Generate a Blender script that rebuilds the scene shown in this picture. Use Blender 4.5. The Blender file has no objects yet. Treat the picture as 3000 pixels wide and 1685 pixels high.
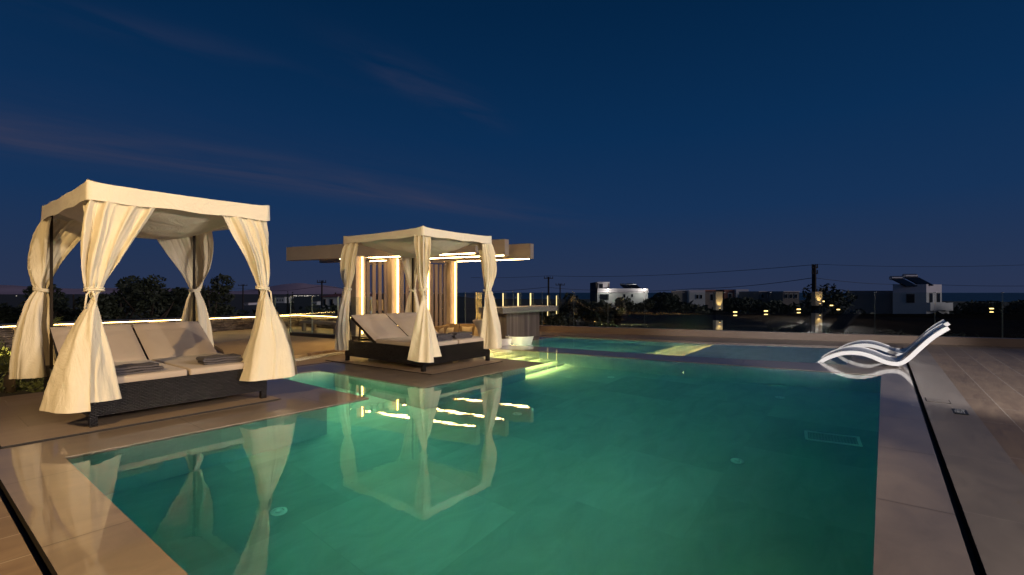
import bpy, bmesh, math, random
from mathutils import Vector, Matrix, noise
from mathutils.geometry import tessellate_polygon

scene = bpy.context.scene
COL = scene.collection
R = math.radians
random.seed(7)

# ------------------------------------------------------------------ camera numbers (3000 px wide survey of the place)
FPX, CX, HY, CAMH = 1416.0, 1500.0, 857.0, 1.2
def at(px, py, z=0.0):
    Y = (CAMH - z) * FPX / (py - HY)
    return Vector(((px - CX) / FPX * Y, Y, z))
def far(px, py, Y):
    return Vector(((px - CX) / FPX * Y, Y, CAMH - (py - HY) / FPX * Y))
E1 = Vector((0.613, 0.790, 0)).normalized()
E2 = Vector((-E1.y, E1.x, 0))
def V2(x, y, z=0.0): return Vector((x, y, z))

# ------------------------------------------------------------------ helpers
class MB:
    def __init__(s): s.v, s.f, s.mi = [], [], []
    def add(s, vs, fs, mi=0):
        b = len(s.v)
        s.v += [tuple(v) for v in vs]
        s.f += [tuple(b + i for i in f) for f in fs]
        s.mi += [mi] * len(fs)
        return s
    def box(s, c, size, rz=0.0, mi=0, ax=None):
        x, y, z = size[0] / 2, size[1] / 2, size[2] / 2
        c = Vector(c)
        if ax is None:
            ax = (Vector((math.cos(rz), math.sin(rz), 0)), Vector((-math.sin(rz), math.cos(rz), 0)), Vector((0, 0, 1)))
        vs = [c + ax[0] * (x * i) + ax[1] * (y * j) + ax[2] * (z * k) for k in (-1, 1) for j in (-1, 1) for i in (-1, 1)]
        return s.add(vs, [(0, 2, 3, 1), (4, 5, 7, 6), (0, 1, 5, 4), (2, 6, 7, 3), (0, 4, 6, 2), (1, 3, 7, 5)], mi)
    def bar(s, p, q, w, h, mi=0, up=Vector((0, 0, 1))):
        p, q = Vector(p), Vector(q)
        d = (q - p); L = d.length; d.normalize()
        side = d.cross(up)
        if side.length < 1e-4: side = Vector((1, 0, 0))
        side.normalize(); u = side.cross(d)
        return s.box((p + q) / 2, (L, w, h), ax=(d, side, u), mi=mi)
    def tube(s, pts, rad, seg=8, cap=True, mi=0, closed=False):
        pts = [Vector(p) for p in pts]
        n = len(pts); rings = []
        prev = None
        for i, p in enumerate(pts):
            if closed: t = pts[(i + 1) % n] - pts[i - 1]
            else: t = pts[min(i + 1, n - 1)] - pts[max(i - 1, 0)]
            t.normalize()
            a = prev if prev is not None else (Vector((0, 0, 1)) if abs(t.z) < .9 else Vector((1, 0, 0)))
            a = (a - t * a.dot(t)).normalized(); prev = a
            b = t.cross(a)
            r = rad[i] if isinstance(rad, (list, tuple)) else rad
            rings.append([p + (a * math.cos(2 * math.pi * k / seg) + b * math.sin(2 * math.pi * k / seg)) * r for k in range(seg)])
        vs = [v for ring in rings for v in ring]
        fs = []
        for i in range(n if closed else n - 1):
            j = (i + 1) % n
            for k in range(seg):
                k2 = (k + 1) % seg
                fs.append((i * seg + k, i * seg + k2, j * seg + k2, j * seg + k))
        if cap and not closed:
            fs.append(tuple(range(seg - 1, -1, -1))); fs.append(tuple((n - 1) * seg + k for k in range(seg)))
        return s.add(vs, fs, mi)
    def lathe(s, prof, seg=24, o=(0, 0, 0), mi=0):
        o = Vector(o); vs = []; fs = []
        for (r, z) in prof:
            vs += [o + Vector((r * math.cos(2 * math.pi * k / seg), r * math.sin(2 * math.pi * k / seg), z)) for k in range(seg)]
        for i in range(len(prof) - 1):
            for k in range(seg):
                k2 = (k + 1) % seg
                fs.append((i * seg + k, i * seg + k2, (i + 1) * seg + k2, (i + 1) * seg + k))
        fs.append(tuple(range(seg - 1, -1, -1))); fs.append(tuple((len(prof) - 1) * seg + k for k in range(seg)))
        return s.add(vs, fs, mi)
    def poly(s, loops, z, mi=0, flip=False):
        loops = [[Vector((p[0], p[1], z)) for p in lp] for lp in loops]
        tris = tessellate_polygon(loops)
        flat = [v for lp in loops for v in lp]
        out = []
        for t in tris:
            a, b, c = (flat[i] for i in t)
            nz = (b - a).cross(c - a).z
            if (nz < 0) != flip: t = (t[0], t[2], t[1])
            out.append(t)
        return s.add(flat, out, mi)
    def wall(s, lp, z0, z1, mi=0, close=True):
        n = len(lp)
        for i in range(n if close else n - 1):
            a, b = lp[i], lp[(i + 1) % n]
            s.add([(a[0], a[1], z0), (b[0], b[1], z0), (b[0], b[1], z1), (a[0], a[1], z1)], [(0, 1, 2, 3)], mi)
        return s
    def build(s, name, mats, parent=None, smooth=False, loc=None, rz=0.0):
        me = bpy.data.meshes.new(name)
        me.from_pydata(s.v, [], s.f)
        if not isinstance(mats, (list, tuple)): mats = [mats]
        for m in mats: me.materials.append(m)
        me.polygons.foreach_set('material_index', s.mi)
        if smooth: me.polygons.foreach_set('use_smooth', [True] * len(me.polygons))
        me.update()
        o = bpy.data.objects.new(name, me); COL.objects.link(o)
        if parent is not None: o.parent = parent
        if loc is not None: o.location = loc
        o.rotation_euler.z = rz
        return o

def tag(o, label=None, cat=None, group=None, kind=None):
    if label: o['label'] = label
    if cat: o['category'] = cat
    if group: o['group'] = group
    if kind: o['kind'] = kind
    return o
def empty(name, loc, rz=0.0):
    o = bpy.data.objects.new(name, None); COL.objects.link(o)
    o.location = loc; o.rotation_euler.z = rz; o.empty_display_size = .2
    return o
def bevel(o, w=.01, seg=2, smooth=True):
    m = o.modifiers.new('soft_edges', 'BEVEL'); m.width = w; m.segments = seg; m.limit_method = 'ANGLE'; m.angle_limit = R(40)
    if smooth:
        for p in o.data.polygons: p.use_smooth = True
    return o
def offset_poly(lp, d):
    n = len(lp); out = []
    area = sum(lp[i][0] * lp[(i + 1) % n][1] - lp[(i + 1) % n][0] * lp[i][1] for i in range(n))
    sg = 1 if area > 0 else -1
    for i in range(n):
        p0, p1, p2 = (Vector((lp[j % n][0], lp[j % n][1])) for j in (i - 1, i, i + 1))
        d1, d2 = (p1 - p0).normalized(), (p2 - p1).normalized()
        n1, n2 = Vector((d1.y, -d1.x)) * sg, Vector((d2.y, -d2.x)) * sg
        m = (n1 + n2) / max(.2, 1 + n1.dot(n2))
        q = p1 + m * d
        out.append((q.x, q.y))
    return out
def isect(p, d, q, e):
    # 2D: p + s d  meets  q + t e
    det = d.x * (-e.y) + e.x * d.y
    w = q - p
    s_ = (w.x * (-e.y) + e.x * w.y) / det
    return p + d * s_

# ------------------------------------------------------------------ materials
MATS = {}
def new_mat(name):
    m = bpy.data.materials.new(name); m.use_nodes = True
    nt = m.node_tree; nt.nodes.clear()
    out = nt.nodes.new('ShaderNodeOutputMaterial')
    MATS[name] = m
    return m, nt, out
def N(nt, t, **kw):
    n = nt.nodes.new(t)
    for k, v in kw.items():
        if k in n.inputs.keys(): n.inputs[k].default_value = v
        else: setattr(n, k, v)
    return n
def L(nt, a, b): nt.links.new(a, b)
def rgba(c): return (c[0], c[1], c[2], 1.0)

def surf(name, col, rough=.6, var=.12, vscale=3.0, bump=0.0, bscale=40.0, metallic=0.0, coat=0.0, coat_rough=.05, spec=.5, stretch=(1, 1, 1), sheen=0.0, detail=5.0, rvar=0.0, col2=None, transl=0.0):
    m, nt, out = new_mat(name)
    tc = N(nt, 'ShaderNodeTexCoord')
    mp = N(nt, 'ShaderNodeMapping'); mp.inputs['Scale'].default_value = stretch
    L(nt, tc.outputs['Object'], mp.inputs['Vector'])
    nz = N(nt, 'ShaderNodeTexNoise', Scale=vscale, Detail=detail, Roughness=.6)
    L(nt, mp.outputs[0], nz.inputs['Vector'])
    rp = N(nt, 'ShaderNodeValToRGB')
    c2 = col2 if col2 else tuple(min(1, c * (1 + var)) for c in col)
    rp.color_ramp.elements[0].position = .3; rp.color_ramp.elements[1].position = .7
    rp.color_ramp.elements[0].color = rgba(tuple(c * (1 - var) for c in col)); rp.color_ramp.elements[1].color = rgba(c2)
    L(nt, nz.outputs['Fac'], rp.inputs['Fac'])
    b = N(nt, 'ShaderNodeBsdfPrincipled', Roughness=rough, Metallic=metallic)
    b.inputs['Specular IOR Level'].default_value = spec
    b.inputs['Coat Weight'].default_value = coat; b.inputs['Coat Roughness'].default_value = coat_rough; b.inputs['Coat IOR'].default_value = 1.35
    if sheen: b.inputs['Sheen Weight'].default_value = sheen
    L(nt, rp.outputs[0], b.inputs['Base Color'])
    if rvar:
        mr = N(nt, 'ShaderNodeMapRange'); mr.inputs['To Min'].default_value = max(0, rough - rvar); mr.inputs['To Max'].default_value = rough + rvar
        L(nt, nz.outputs['Fac'], mr.inputs['Value']); L(nt, mr.outputs[0], b.inputs['Roughness'])
    if bump:
        n2 = N(nt, 'ShaderNodeTexNoise', Scale=bscale, Detail=4.0)
        L(nt, mp.outputs[0], n2.inputs['Vector'])
        bp = N(nt, 'ShaderNodeBump', Strength=bump, Distance=.02)
        L(nt, n2.outputs['Fac'], bp.inputs['Height']); L(nt, bp.outputs[0], b.inputs['Normal'])
    if transl:
        tr = N(nt, 'ShaderNodeBsdfTranslucent'); L(nt, rp.outputs[0], tr.inputs['Color'])
        mx = N(nt, 'ShaderNodeMixShader'); mx.inputs['Fac'].default_value = transl
        L(nt, b.outputs[0], mx.inputs[1]); L(nt, tr.outputs[0], mx.inputs[2]); L(nt, mx.outputs[0], out.inputs['Surface'])
    else:
        L(nt, b.outputs[0], out.inputs['Surface'])
    return m

def emit(name, col, strength):
    m, nt, out = new_mat(name)
    e = N(nt, 'ShaderNodeEmission', Strength=strength); e.inputs['Color'].default_value = rgba(col)
    L(nt, e.outputs[0], out.inputs['Surface'])
    return m

def tile_mat(name, col_a, col_b, grout, rot, bw, bh, rough, coat=0.0, grain=True, mortar=.004, wet_rough=.04, spec=.4):
    m, nt, out = new_mat(name)
    tc = N(nt, 'ShaderNodeTexCoord')
    mp = N(nt, 'ShaderNodeMapping'); mp.inputs['Rotation'].default_value = (0, 0, -rot)
    if bw > 50: mp.inputs['Location'].default_value = (33.3, 37.7, 0)
    L(nt, tc.outputs['Object'], mp.inputs['Vector'])
    br = N(nt, 'ShaderNodeTexBrick'); br.offset = .37; br.squash = 1.0
    br.inputs['Scale'].default_value = 1.0; br.inputs['Brick Width'].default_value = bw; br.inputs['Row Height'].default_value = bh
    br.inputs['Mortar Size'].default_value = mortar; br.inputs['Mortar Smooth'].default_value = .2; br.inputs['Bias'].default_value = 0.0
    br.inputs['Color1'].default_value = (0, 0, 0, 1); br.inputs['Color2'].default_value = (1, 1, 1, 1)
    L(nt, mp.outputs[0], br.inputs['Vector'])
    # stone / wood veining stretched along the plank
    m2 = N(nt, 'ShaderNodeMapping'); m2.inputs['Scale'].default_value = (1.2, 7.0 if grain else 2.5, 1)
    L(nt, mp.outputs[0], m2.inputs['Vector'])
    ad = N(nt, 'ShaderNodeVectorMath', operation='ADD'); L(nt, m2.outputs[0], ad.inputs[0])
    sc = N(nt, 'ShaderNodeVectorMath', operation='SCALE'); sc.inputs['Scale'].default_value = 7.3
    L(nt, br.outputs['Color'], sc.inputs[0]); L(nt, sc.outputs[0], ad.inputs[1])
    nz = N(nt, 'ShaderNodeTexNoise', Scale=1.6, Detail=7.0, Roughness=.62, Distortion=.9)
    L(nt, ad.outputs[0], nz.inputs['Vector'])
    rp = N(nt, 'ShaderNodeValToRGB'); rp.color_ramp.elements[0].position = .3; rp.color_ramp.elements[1].position = .72
    rp.color_ramp.elements[0].color = rgba(col_a); rp.color_ramp.elements[1].color = rgba(col_b)
    L(nt, nz.outputs['Fac'], rp.inputs['Fac'])
    # whole-tile tone
    hv = N(nt, 'ShaderNodeMix', data_type='RGBA', blend_type='MULTIPLY'); hv.inputs['Factor'].default_value = 1.0
    tr = N(nt, 'ShaderNodeMapRange'); tr.inputs['To Min'].default_value = .86; tr.inputs['To Max'].default_value = 1.08
    L(nt, br.outputs['Color'], tr.inputs['Value'])
    L(nt, rp.outputs[0], hv.inputs['A']); L(nt, tr.outputs[0], hv.inputs['B'])
    mx = N(nt, 'ShaderNodeMix', data_type='RGBA'); mx.inputs['B'].default_value = rgba(grout)
    L(nt, br.outputs['Fac'], mx.inputs['Factor']); L(nt, hv.outputs['Result'], mx.inputs['A'])
    b = N(nt, 'ShaderNodeBsdfPrincipled', Roughness=rough); b.inputs['Specular IOR Level'].default_value = spec
    L(nt, mx.outputs['Result'], b.inputs['Base Color'])
    mr = N(nt, 'ShaderNodeMapRange'); mr.inputs['To Min'].default_value = rough - .12; mr.inputs['To Max'].default_value = rough + .12
    L(nt, nz.outputs['Fac'], mr.inputs['Value']); L(nt, mr.outputs[0], b.inputs['Roughness'])
    if coat:
        b.inputs['Coat Weight'].default_value = coat; b.inputs['Coat Roughness'].default_value = wet_rough; b.inputs['Coat IOR'].default_value = 1.33
    bp = N(nt, 'ShaderNodeBump', Strength=.25, Distance=.004); bp.invert = True
    L(nt, br.outputs['Fac'], bp.inputs['Height']); L(nt, bp.outputs[0], b.inputs['Normal'])
    if coat:
        cn = N(nt, 'ShaderNodeTexNoise', Scale=5.0, Detail=2.0); L(nt, tc.outputs['Object'], cn.inputs['Vector'])
        cb = N(nt, 'ShaderNodeBump', Strength=.012, Distance=.05); L(nt, cn.outputs['Fac'], cb.inputs['Height']); L(nt, cb.outputs[0], b.inputs['Coat Normal'])
    L(nt, b.outputs[0], out.inputs['Surface'])
    return m

ROT1 = math.atan2(E1.y, E1.x)
deck_m = tile_mat('wood_look_deck_tile', (.165, .115, .080), (.245, .180, .128), (.34, .29, .24), ROT1, 1.25, .31, .42)
coping_m = tile_mat('wet_coping_stone', (.195, .155, .125), (.295, .235, .19), (.12, .09, .075), ROT1, 80.0, 80.0, .4, coat=1.0, grain=False, mortar=.003)
border_m = tile_mat('smooth_border_tile', (.16, .135, .115), (.235, .20, .175), (.26, .23, .20), ROT1, 1.2, 3.0, .38, grain=False, mortar=.003)
pad_m = tile_mat('dry_pad_tile', (.20, .15, .115), (.30, .23, .18), (.16, .12, .09), ROT1, 1.2, .6, .45, grain=True, mortar=.003)
pool_m = tile_mat('pool_floor_tile', (.38, .43, .41), (.50, .55, .52), (.40, .45, .43), ROT1, 1.2, 1.2, .5, grain=False, mortar=.004)
curb_m = tile_mat('wood_look_curb_tile', (.20, .125, .08), (.36, .26, .17), (.16, .11, .08), 0, 1.2, .6, .4)
def cloth(name, col, stretch, k):
    m = surf(name, col, rough=.85, var=.05, vscale=2.0, sheen=.1, transl=.12)
    nt = m.node_tree
    tc = next(n for n in nt.nodes if n.type == 'TEX_COORD'); pb = next(n for n in nt.nodes if n.type == 'BSDF_PRINCIPLED'); tr = next(n for n in nt.nodes if n.type == 'BSDF_TRANSLUCENT')
    mp = N(nt, 'ShaderNodeMapping'); mp.inputs['Scale'].default_value = stretch; L(nt, tc.outputs['Object'], mp.inputs['Vector'])
    n1 = N(nt, 'ShaderNodeTexNoise', Scale=1.0, Detail=5.0, Roughness=.55, Distortion=1.6); L(nt, mp.outputs[0], n1.inputs['Vector'])
    n2 = N(nt, 'ShaderNodeTexNoise', Scale=7.0, Detail=4.0, Distortion=2.0); L(nt, tc.outputs['Object'], n2.inputs['Vector'])
    ab = N(nt, 'ShaderNodeMath', operation='SUBTRACT'); L(nt, n2.outputs['Fac'], ab.inputs[0]); ab.inputs[1].default_value = .5
    a2 = N(nt, 'ShaderNodeMath', operation='ABSOLUTE'); L(nt, ab.outputs[0], a2.inputs[0])
    ad = N(nt, 'ShaderNodeMath', operation='MULTIPLY_ADD'); L(nt, a2.outputs[0], ad.inputs[0]); ad.inputs[1].default_value = -.18; L(nt, n1.outputs['Fac'], ad.inputs[2])
    bp = N(nt, 'ShaderNodeBump', Strength=k, Distance=.045); L(nt, ad.outputs[0], bp.inputs['Height'])
    L(nt, bp.outputs[0], pb.inputs['Normal']); L(nt, bp.outputs[0], tr.inputs['Normal'])
    return m
fabric_m = cloth('cream_canvas', (.70, .64, .51), (4.5, 4.5, 1.1), .6)
roof_m = cloth('canopy_canvas', (.73, .68, .58), (3, 3, 3), .45)
cushion_m = surf('daybed_cushion_canvas', (.37, .31, .265), rough=.8, var=.06, vscale=3.0, bump=.25, bscale=9.0, sheen=.1)
post_m = surf('dark_post_metal', (.016, .011, .008), rough=.65, var=.1, spec=.15)
towel_m = surf('grey_terry', (.085, .078, .092), rough=.95, var=.12, vscale=60.0, bump=.6, bscale=220.0)
white_gel = surf('white_glossy_plastic', (.80, .79, .78), rough=.12, var=.02, vscale=1.0, coat=.6, coat_rough=.03)
black_m = surf('slot_shadow', (.012, .009, .008), rough=.6, var=.2)
beam_m = surf('beige_render', (.42, .35, .28), rough=.75, var=.05, vscale=4.0, bump=.1, bscale=60)
slat_m = surf('bronze_slat', (.16, .115, .07), rough=.5, var=.1, vscale=5, stretch=(1, 1, .1))
patio_m = surf('smooth_ochre_screed', (.40, .29, .16), rough=.6, var=.08, vscale=1.2)
curb_dark = surf('dark_curb', (.035, .025, .018), rough=.5, var=.15)
gravel_m = surf('white_pebbles', (.50, .48, .44), rough=.8, var=.5, vscale=70, bump=1.0, bscale=70)
garden_m = surf('dark_soil', (.03, .026, .018), rough=.95, var=.4, vscale=6, bump=.8, bscale=10)
land_m = surf('scrub_land', (.030, .032, .018), rough=.95, var=.5, vscale=.05, col2=(.06, .055, .035))
sea_m = surf('evening_sea', (.012, .022, .04), rough=.35, var=.1, vscale=.002, spec=.3)
hill_m = surf('hazed_hill', (.50, .38, .44), rough=1.0, var=.15, vscale=.0008, spec=0)  # dusk haze is put into this pale mauve colour
white_wall = surf('whitewash', (.62, .60, .60), rough=.8, var=.06, vscale=.6)
pink_wall = surf('terracotta_render', (.42, .18, .12), rough=.8, var=.08, vscale=.6)
grey_wall = surf('taupe_render', (.26, .21, .19), rough=.8, var=.08, vscale=.6)
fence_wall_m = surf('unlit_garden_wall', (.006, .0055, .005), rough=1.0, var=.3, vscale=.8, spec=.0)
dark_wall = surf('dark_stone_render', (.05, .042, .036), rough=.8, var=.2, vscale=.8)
pane_m = surf('dark_window_glass', (.012, .014, .018), rough=.1, var=.05)
roof_red = surf('red_roof_tile', (.22, .07, .05), rough=.8, var=.2, vscale=4)
pole_m = surf('weathered_pole', (.03, .024, .02), rough=.9, var=.2)
cable_m = surf('black_cable', (.012, .012, .014), rough=.8, var=.1)
tank_m = surf('dull_steel', (.35, .35, .36), rough=.35, metallic=.9, var=.1)
bark_m = surf('bark', (.05, .036, .025), rough=.95, var=.3, vscale=5)
leaf_a = surf('dark_evergreen_leaf', (.030, .040, .020), rough=.7, var=.35, vscale=1.3)
leaf_b = surf('olive_leaf', (.055, .060, .030), rough=.7, var=.35, vscale=1.1)
leaf_c = surf('palm_leaf', (.10, .12, .04), rough=.5, var=.25, vscale=3)
sofa_m = surf('mustard_upholstery', (.30, .20, .09), rough=.85, var=.08, vscale=3, bump=.2, bscale=25)
pillow_m = surf('cream_pillow', (.62, .50, .30), rough=.9, var=.06, vscale=4, bump=.2, bscale=20)
cover_m = surf('stretch_cover', (.60, .54, .46), rough=.8, var=.04, vscale=3)
chrome_m = surf('steel_clamp', (.75, .73, .70), rough=.2, metallic=1.0, var=.03)
plate_m = surf('black_plate', (.012, .013, .014), rough=.4, var=.1)
mark_m = surf('pale_marking', (.45, .46, .47), rough=.6, var=.1)
inlet_m = surf('white_inlet_plastic', (.88, .90, .88), rough=.4, var=.04)
led_m = emit('warm_led', (1.0, .55, .14), 20.0)
led_beam_m = emit('warm_beam_led', (1.0, .64, .26), 40.0)
led_wall_m = emit('warm_wall_led', (1.0, .62, .20), 30.0)
led_water_m = emit('underwater_led', (1.0, .74, .36), 160.0)
led_stair_m = emit('stair_led', (1.0, .48, .14), 150.0)
fill_strip_m = emit('upper_pool_fill', (1.0, .78, .40), 70.0)
led_upper_m = emit('upper_step_led', (1.0, .50, .15), 85.0)
reflection_m = emit('reflected_light_glow', (1.0, .78, .32), 1.6)  # glow for the imitated reflections on the fence glass
lamp_cool = emit('cool_house_lamp', (1.0, .92, .78), 12.0)
lamp_warm = emit('warm_house_lamp', (1.0, .62, .22), 5.0)
town_m = emit('town_lamp', (1.0, .9, .75), 1.6)

# wicker: overlapping flat strands, every second row shifted
def wicker(name):
    m, nt, out = new_mat(name)
    tc = N(nt, 'ShaderNodeTexCoord'); sp = N(nt, 'ShaderNodeSeparateXYZ'); L(nt, tc.outputs['Object'], sp.inputs[0])
    ad = N(nt, 'ShaderNodeMath', operation='ADD'); L(nt, sp.outputs['X'], ad.inputs[0]); L(nt, sp.outputs['Y'], ad.inputs[1])
    cb = N(nt, 'ShaderNodeCombineXYZ'); L(nt, ad.outputs[0], cb.inputs['X']); L(nt, sp.outputs['Z'], cb.inputs['Y'])
    br = N(nt, 'ShaderNodeTexBrick'); br.offset = .5
    br.inputs['Scale'].default_value = 1.0; br.inputs['Brick Width'].default_value = .036; br.inputs['Row Height'].default_value = .0145
    br.inputs['Mortar Size'].default_value = .0035; br.inputs['Mortar Smooth'].default_value = .9
    br.inputs['Color1'].default_value = (.010, .009, .009, 1); br.inputs['Color2'].default_value = (.020, .018, .018, 1); br.inputs['Mortar'].default_value = (.004, .003, .003, 1)
    L(nt, cb.outputs[0], br.inputs['Vector'])
    b = N(nt, 'ShaderNodeBsdfPrincipled', Roughness=.25); b.inputs['Specular IOR Level'].default_value = .2
    bp = N(nt, 'ShaderNodeBump', Strength=1.0, Distance=.006); bp.invert = True
    L(nt, br.outputs['Fac'], bp.inputs['Height']); L(nt, bp.outputs[0], b.inputs['Normal']); L(nt, br.outputs['Color'], b.inputs['Base Color'])
    L(nt, b.outputs[0], out.inputs['Surface'])
    return m
wicker_m = wicker('black_wicker')

def water_mat():
    m, nt, out = new_mat('pool_water')
    tc = N(nt, 'ShaderNodeTexCoord')
    mp = N(nt, 'ShaderNodeMapping'); mp.inputs['Scale'].default_value = (1.0, 1.0, 1.0)
    L(nt, tc.outputs['Object'], mp.inputs['Vector'])
    n1 = N(nt, 'ShaderNodeTexNoise', Scale=6.0, Detail=2.0, Roughness=.5); L(nt, mp.outputs[0], n1.inputs['Vector'])
    n2 = N(nt, 'ShaderNodeTexNoise', Scale=30.0, Detail=2.0); L(nt, mp.outputs[0], n2.inputs['Vector'])
    mx = N(nt, 'ShaderNodeMath', operation='MULTIPLY_ADD'); L(nt, n2.outputs['Fac'], mx.inputs[0]); mx.inputs[1].default_value = .10; L(nt, n1.outputs['Fac'], mx.inputs[2])
    bp = N(nt, 'ShaderNodeBump', Strength=.013, Distance=.03); L(nt, mx.outputs[0], bp.inputs['Height'])
    g = N(nt, 'ShaderNodeBsdfGlass', IOR=1.333, Roughness=0.0); L(nt, bp.outputs[0], g.inputs['Normal'])
    L(nt, g.outputs[0], out.inputs['Surface'])
    va = N(nt, 'ShaderNodeVolumeAbsorption', Density=1.0); va.inputs['Color'].default_value = (.50, .928, .915, 1)
    L(nt, va.outputs[0], out.inputs['Volume'])
    return m
water_m = water_mat()

def glass_mat():
    m, nt, out = new_mat('fence_glass')
    fr = N(nt, 'ShaderNodeFresnel', IOR=1.5)
    ge = N(nt, 'ShaderNodeNewGeometry'); mr = N(nt, 'ShaderNodeMapRange'); mr.inputs['To Min'].default_value = 1.5; mr.inputs['To Max'].default_value = 1 / 1.5
    L(nt, ge.outputs['Backfacing'], mr.inputs['Value']); L(nt, mr.outputs[0], fr.inputs['IOR'])
    tr = N(nt, 'ShaderNodeBsdfTransparent'); tr.inputs['Color'].default_value = (.90, .95, .92, 1)
    gl = N(nt, 'ShaderNodeBsdfGlossy', Roughness=0.01)
    mx = N(nt, 'ShaderNodeMixShader'); L(nt, fr.outputs[0], mx.inputs['Fac']); L(nt, tr.outputs[0], mx.inputs[1]); L(nt, gl.outputs[0], mx.inputs[2])
    L(nt, mx.outputs[0], out.inputs['Surface'])
    return m
glass_m = glass_mat()
edge_m = surf('glass_edge', (.38, .46, .42), rough=.2, var=.03)

def mosaic_mat():
    m, nt, out = new_mat('scallop_mosaic')
    tc = N(nt, 'ShaderNodeTexCoord'); sp = N(nt, 'ShaderNodeSeparateXYZ'); L(nt, tc.outputs['Object'], sp.inputs[0])
    ad = N(nt, 'ShaderNodeMath', operation='ADD'); L(nt, sp.outputs['X'], ad.inputs[0]); L(nt, sp.outputs['Y'], ad.inputs[1])
    cb = N(nt, 'ShaderNodeCombineXYZ'); L(nt, ad.outputs[0], cb.inputs['X']); L(nt, sp.outputs['Z'], cb.inputs['Y'])
    vo = N(nt, 'ShaderNodeTexVoronoi', Scale=8.0); vo.inputs['Randomness'].default_value = .15; L(nt, cb.outputs[0], vo.inputs['Vector'])
    mu = N(nt, 'ShaderNodeMath', operation='MULTIPLY'); L(nt, vo.outputs['Distance'], mu.inputs[0]); mu.inputs[1].default_value = 22.0
    sn = N(nt, 'ShaderNodeMath', operation='SINE'); L(nt, mu.outputs[0], sn.inputs[0])
    rp = N(nt, 'ShaderNodeValToRGB'); rp.color_ramp.elements[0].position = .42; rp.color_ramp.elements[1].position = .58
    rp.color_ramp.elements[0].color = (.05, .045, .04, 1); rp.color_ramp.elements[1].color = (.55, .52, .47, 1)
    L(nt, sn.outputs[0], rp.inputs['Fac'])
    b = N(nt, 'ShaderNodeBsdfPrincipled', Roughness=.4); L(nt, rp.outputs[0], b.inputs['Base Color']); L(nt, b.outputs[0], out.inputs['Surface'])
    return m
mosaic_m = mosaic_mat()

def panel_mat():
    m, nt, out = new_mat('grey_wood_boards')
    tc = N(nt, 'ShaderNodeTexCoord'); sp = N(nt, 'ShaderNodeSeparateXYZ'); L(nt, tc.outputs['Object'], sp.inputs[0])
    ad = N(nt, 'ShaderNodeMath', operation='ADD'); L(nt, sp.outputs['X'], ad.inputs[0]); L(nt, sp.outputs['Y'], ad.inputs[1])
    cb = N(nt, 'ShaderNodeCombineXYZ'); L(nt, sp.outputs['Z'], cb.inputs['X']); L(nt, ad.outputs[0], cb.inputs['Y'])
    br = N(nt, 'ShaderNodeTexBrick'); br.offset = .3
    br.inputs['Scale'].default_value = 1.0; br.inputs['Brick Width'].default_value = 3.0; br.inputs['Row Height'].default_value = .075
    br.inputs['Mortar Size'].default_value = .003; br.inputs['Color1'].default_value = (.13, .10, .075, 1); br.inputs['Color2'].default_value = (.27, .215, .165, 1); br.inputs['Mortar'].default_value = (.03, .02, .016, 1)
    L(nt, cb.outputs[0], br.inputs['Vector'])
    mp = N(nt, 'ShaderNodeMapping'); mp.inputs['Scale'].default_value = (22, 22, 1.5); L(nt, tc.outputs['Object'], mp.inputs['Vector'])
    nz = N(nt, 'ShaderNodeTexNoise', Scale=1.0, Detail=6.0); L(nt, mp.outputs[0], nz.inputs['Vector'])
    mr = N(nt, 'ShaderNodeMapRange'); mr.inputs['To Min'].default_value = .6; mr.inputs['To Max'].default_value = 1.35; L(nt, nz.outputs['Fac'], mr.inputs['Value'])
    mx = N(nt, 'ShaderNodeMix', data_type='RGBA', blend_type='MULTIPLY'); mx.inputs['Factor'].default_value = 1.0
    L(nt, br.outputs['Color'], mx.inputs['A']); L(nt, mr.outputs[0], mx.inputs['B'])
    b = N(nt, 'ShaderNodeBsdfPrincipled', Roughness=.55); L(nt, mx.outputs['Result'], b.inputs['Base Color']); L(nt, b.outputs[0], out.inputs['Surface'])
    return m
panel_m = panel_mat()

def slate_mat():
    m, nt, out = new_mat('stacked_slate')
    tc = N(nt, 'ShaderNodeTexCoord')
    mp = N(nt, 'ShaderNodeMapping'); mp.inputs['Scale'].default_value = (2.2, 2.2, 16); L(nt, tc.outputs['Object'], mp.inputs['Vector'])
    vo = N(nt, 'ShaderNodeTexVoronoi', Scale=2.0); L(nt, mp.outputs[0], vo.inputs['Vector'])
    nz = N(nt, 'ShaderNodeTexNoise', Scale=3.0, Detail=6.0); L(nt, mp.outputs[0], nz.inputs['Vector'])
    rp = N(nt, 'ShaderNodeValToRGB'); rp.color_ramp.elements[0].color = (.13, .10, .075, 1); rp.color_ramp.elements[1].color = (.42, .34, .26, 1)
    L(nt, vo.outputs['Color'], rp.inputs['Fac'])
    b = N(nt, 'ShaderNodeBsdfPrincipled', Roughness=.7); L(nt, rp.outputs[0], b.inputs['Base Color'])
    a = N(nt, 'ShaderNodeMath', operation='MULTIPLY_ADD'); a.inputs[1].default_value = 2.2; L(nt, vo.outputs['Distance'], a.inputs[0]); L(nt, nz.outputs['Fac'], a.inputs[2])
    bp = N(nt, 'ShaderNodeBump', Strength=1.0, Distance=.05); L(nt, a.outputs[0], bp.inputs['Height']); L(nt, bp.outputs[0], b.inputs['Normal'])
    L(nt, b.outputs[0], out.inputs['Surface'])
    return m
slate_m = slate_mat()

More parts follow.
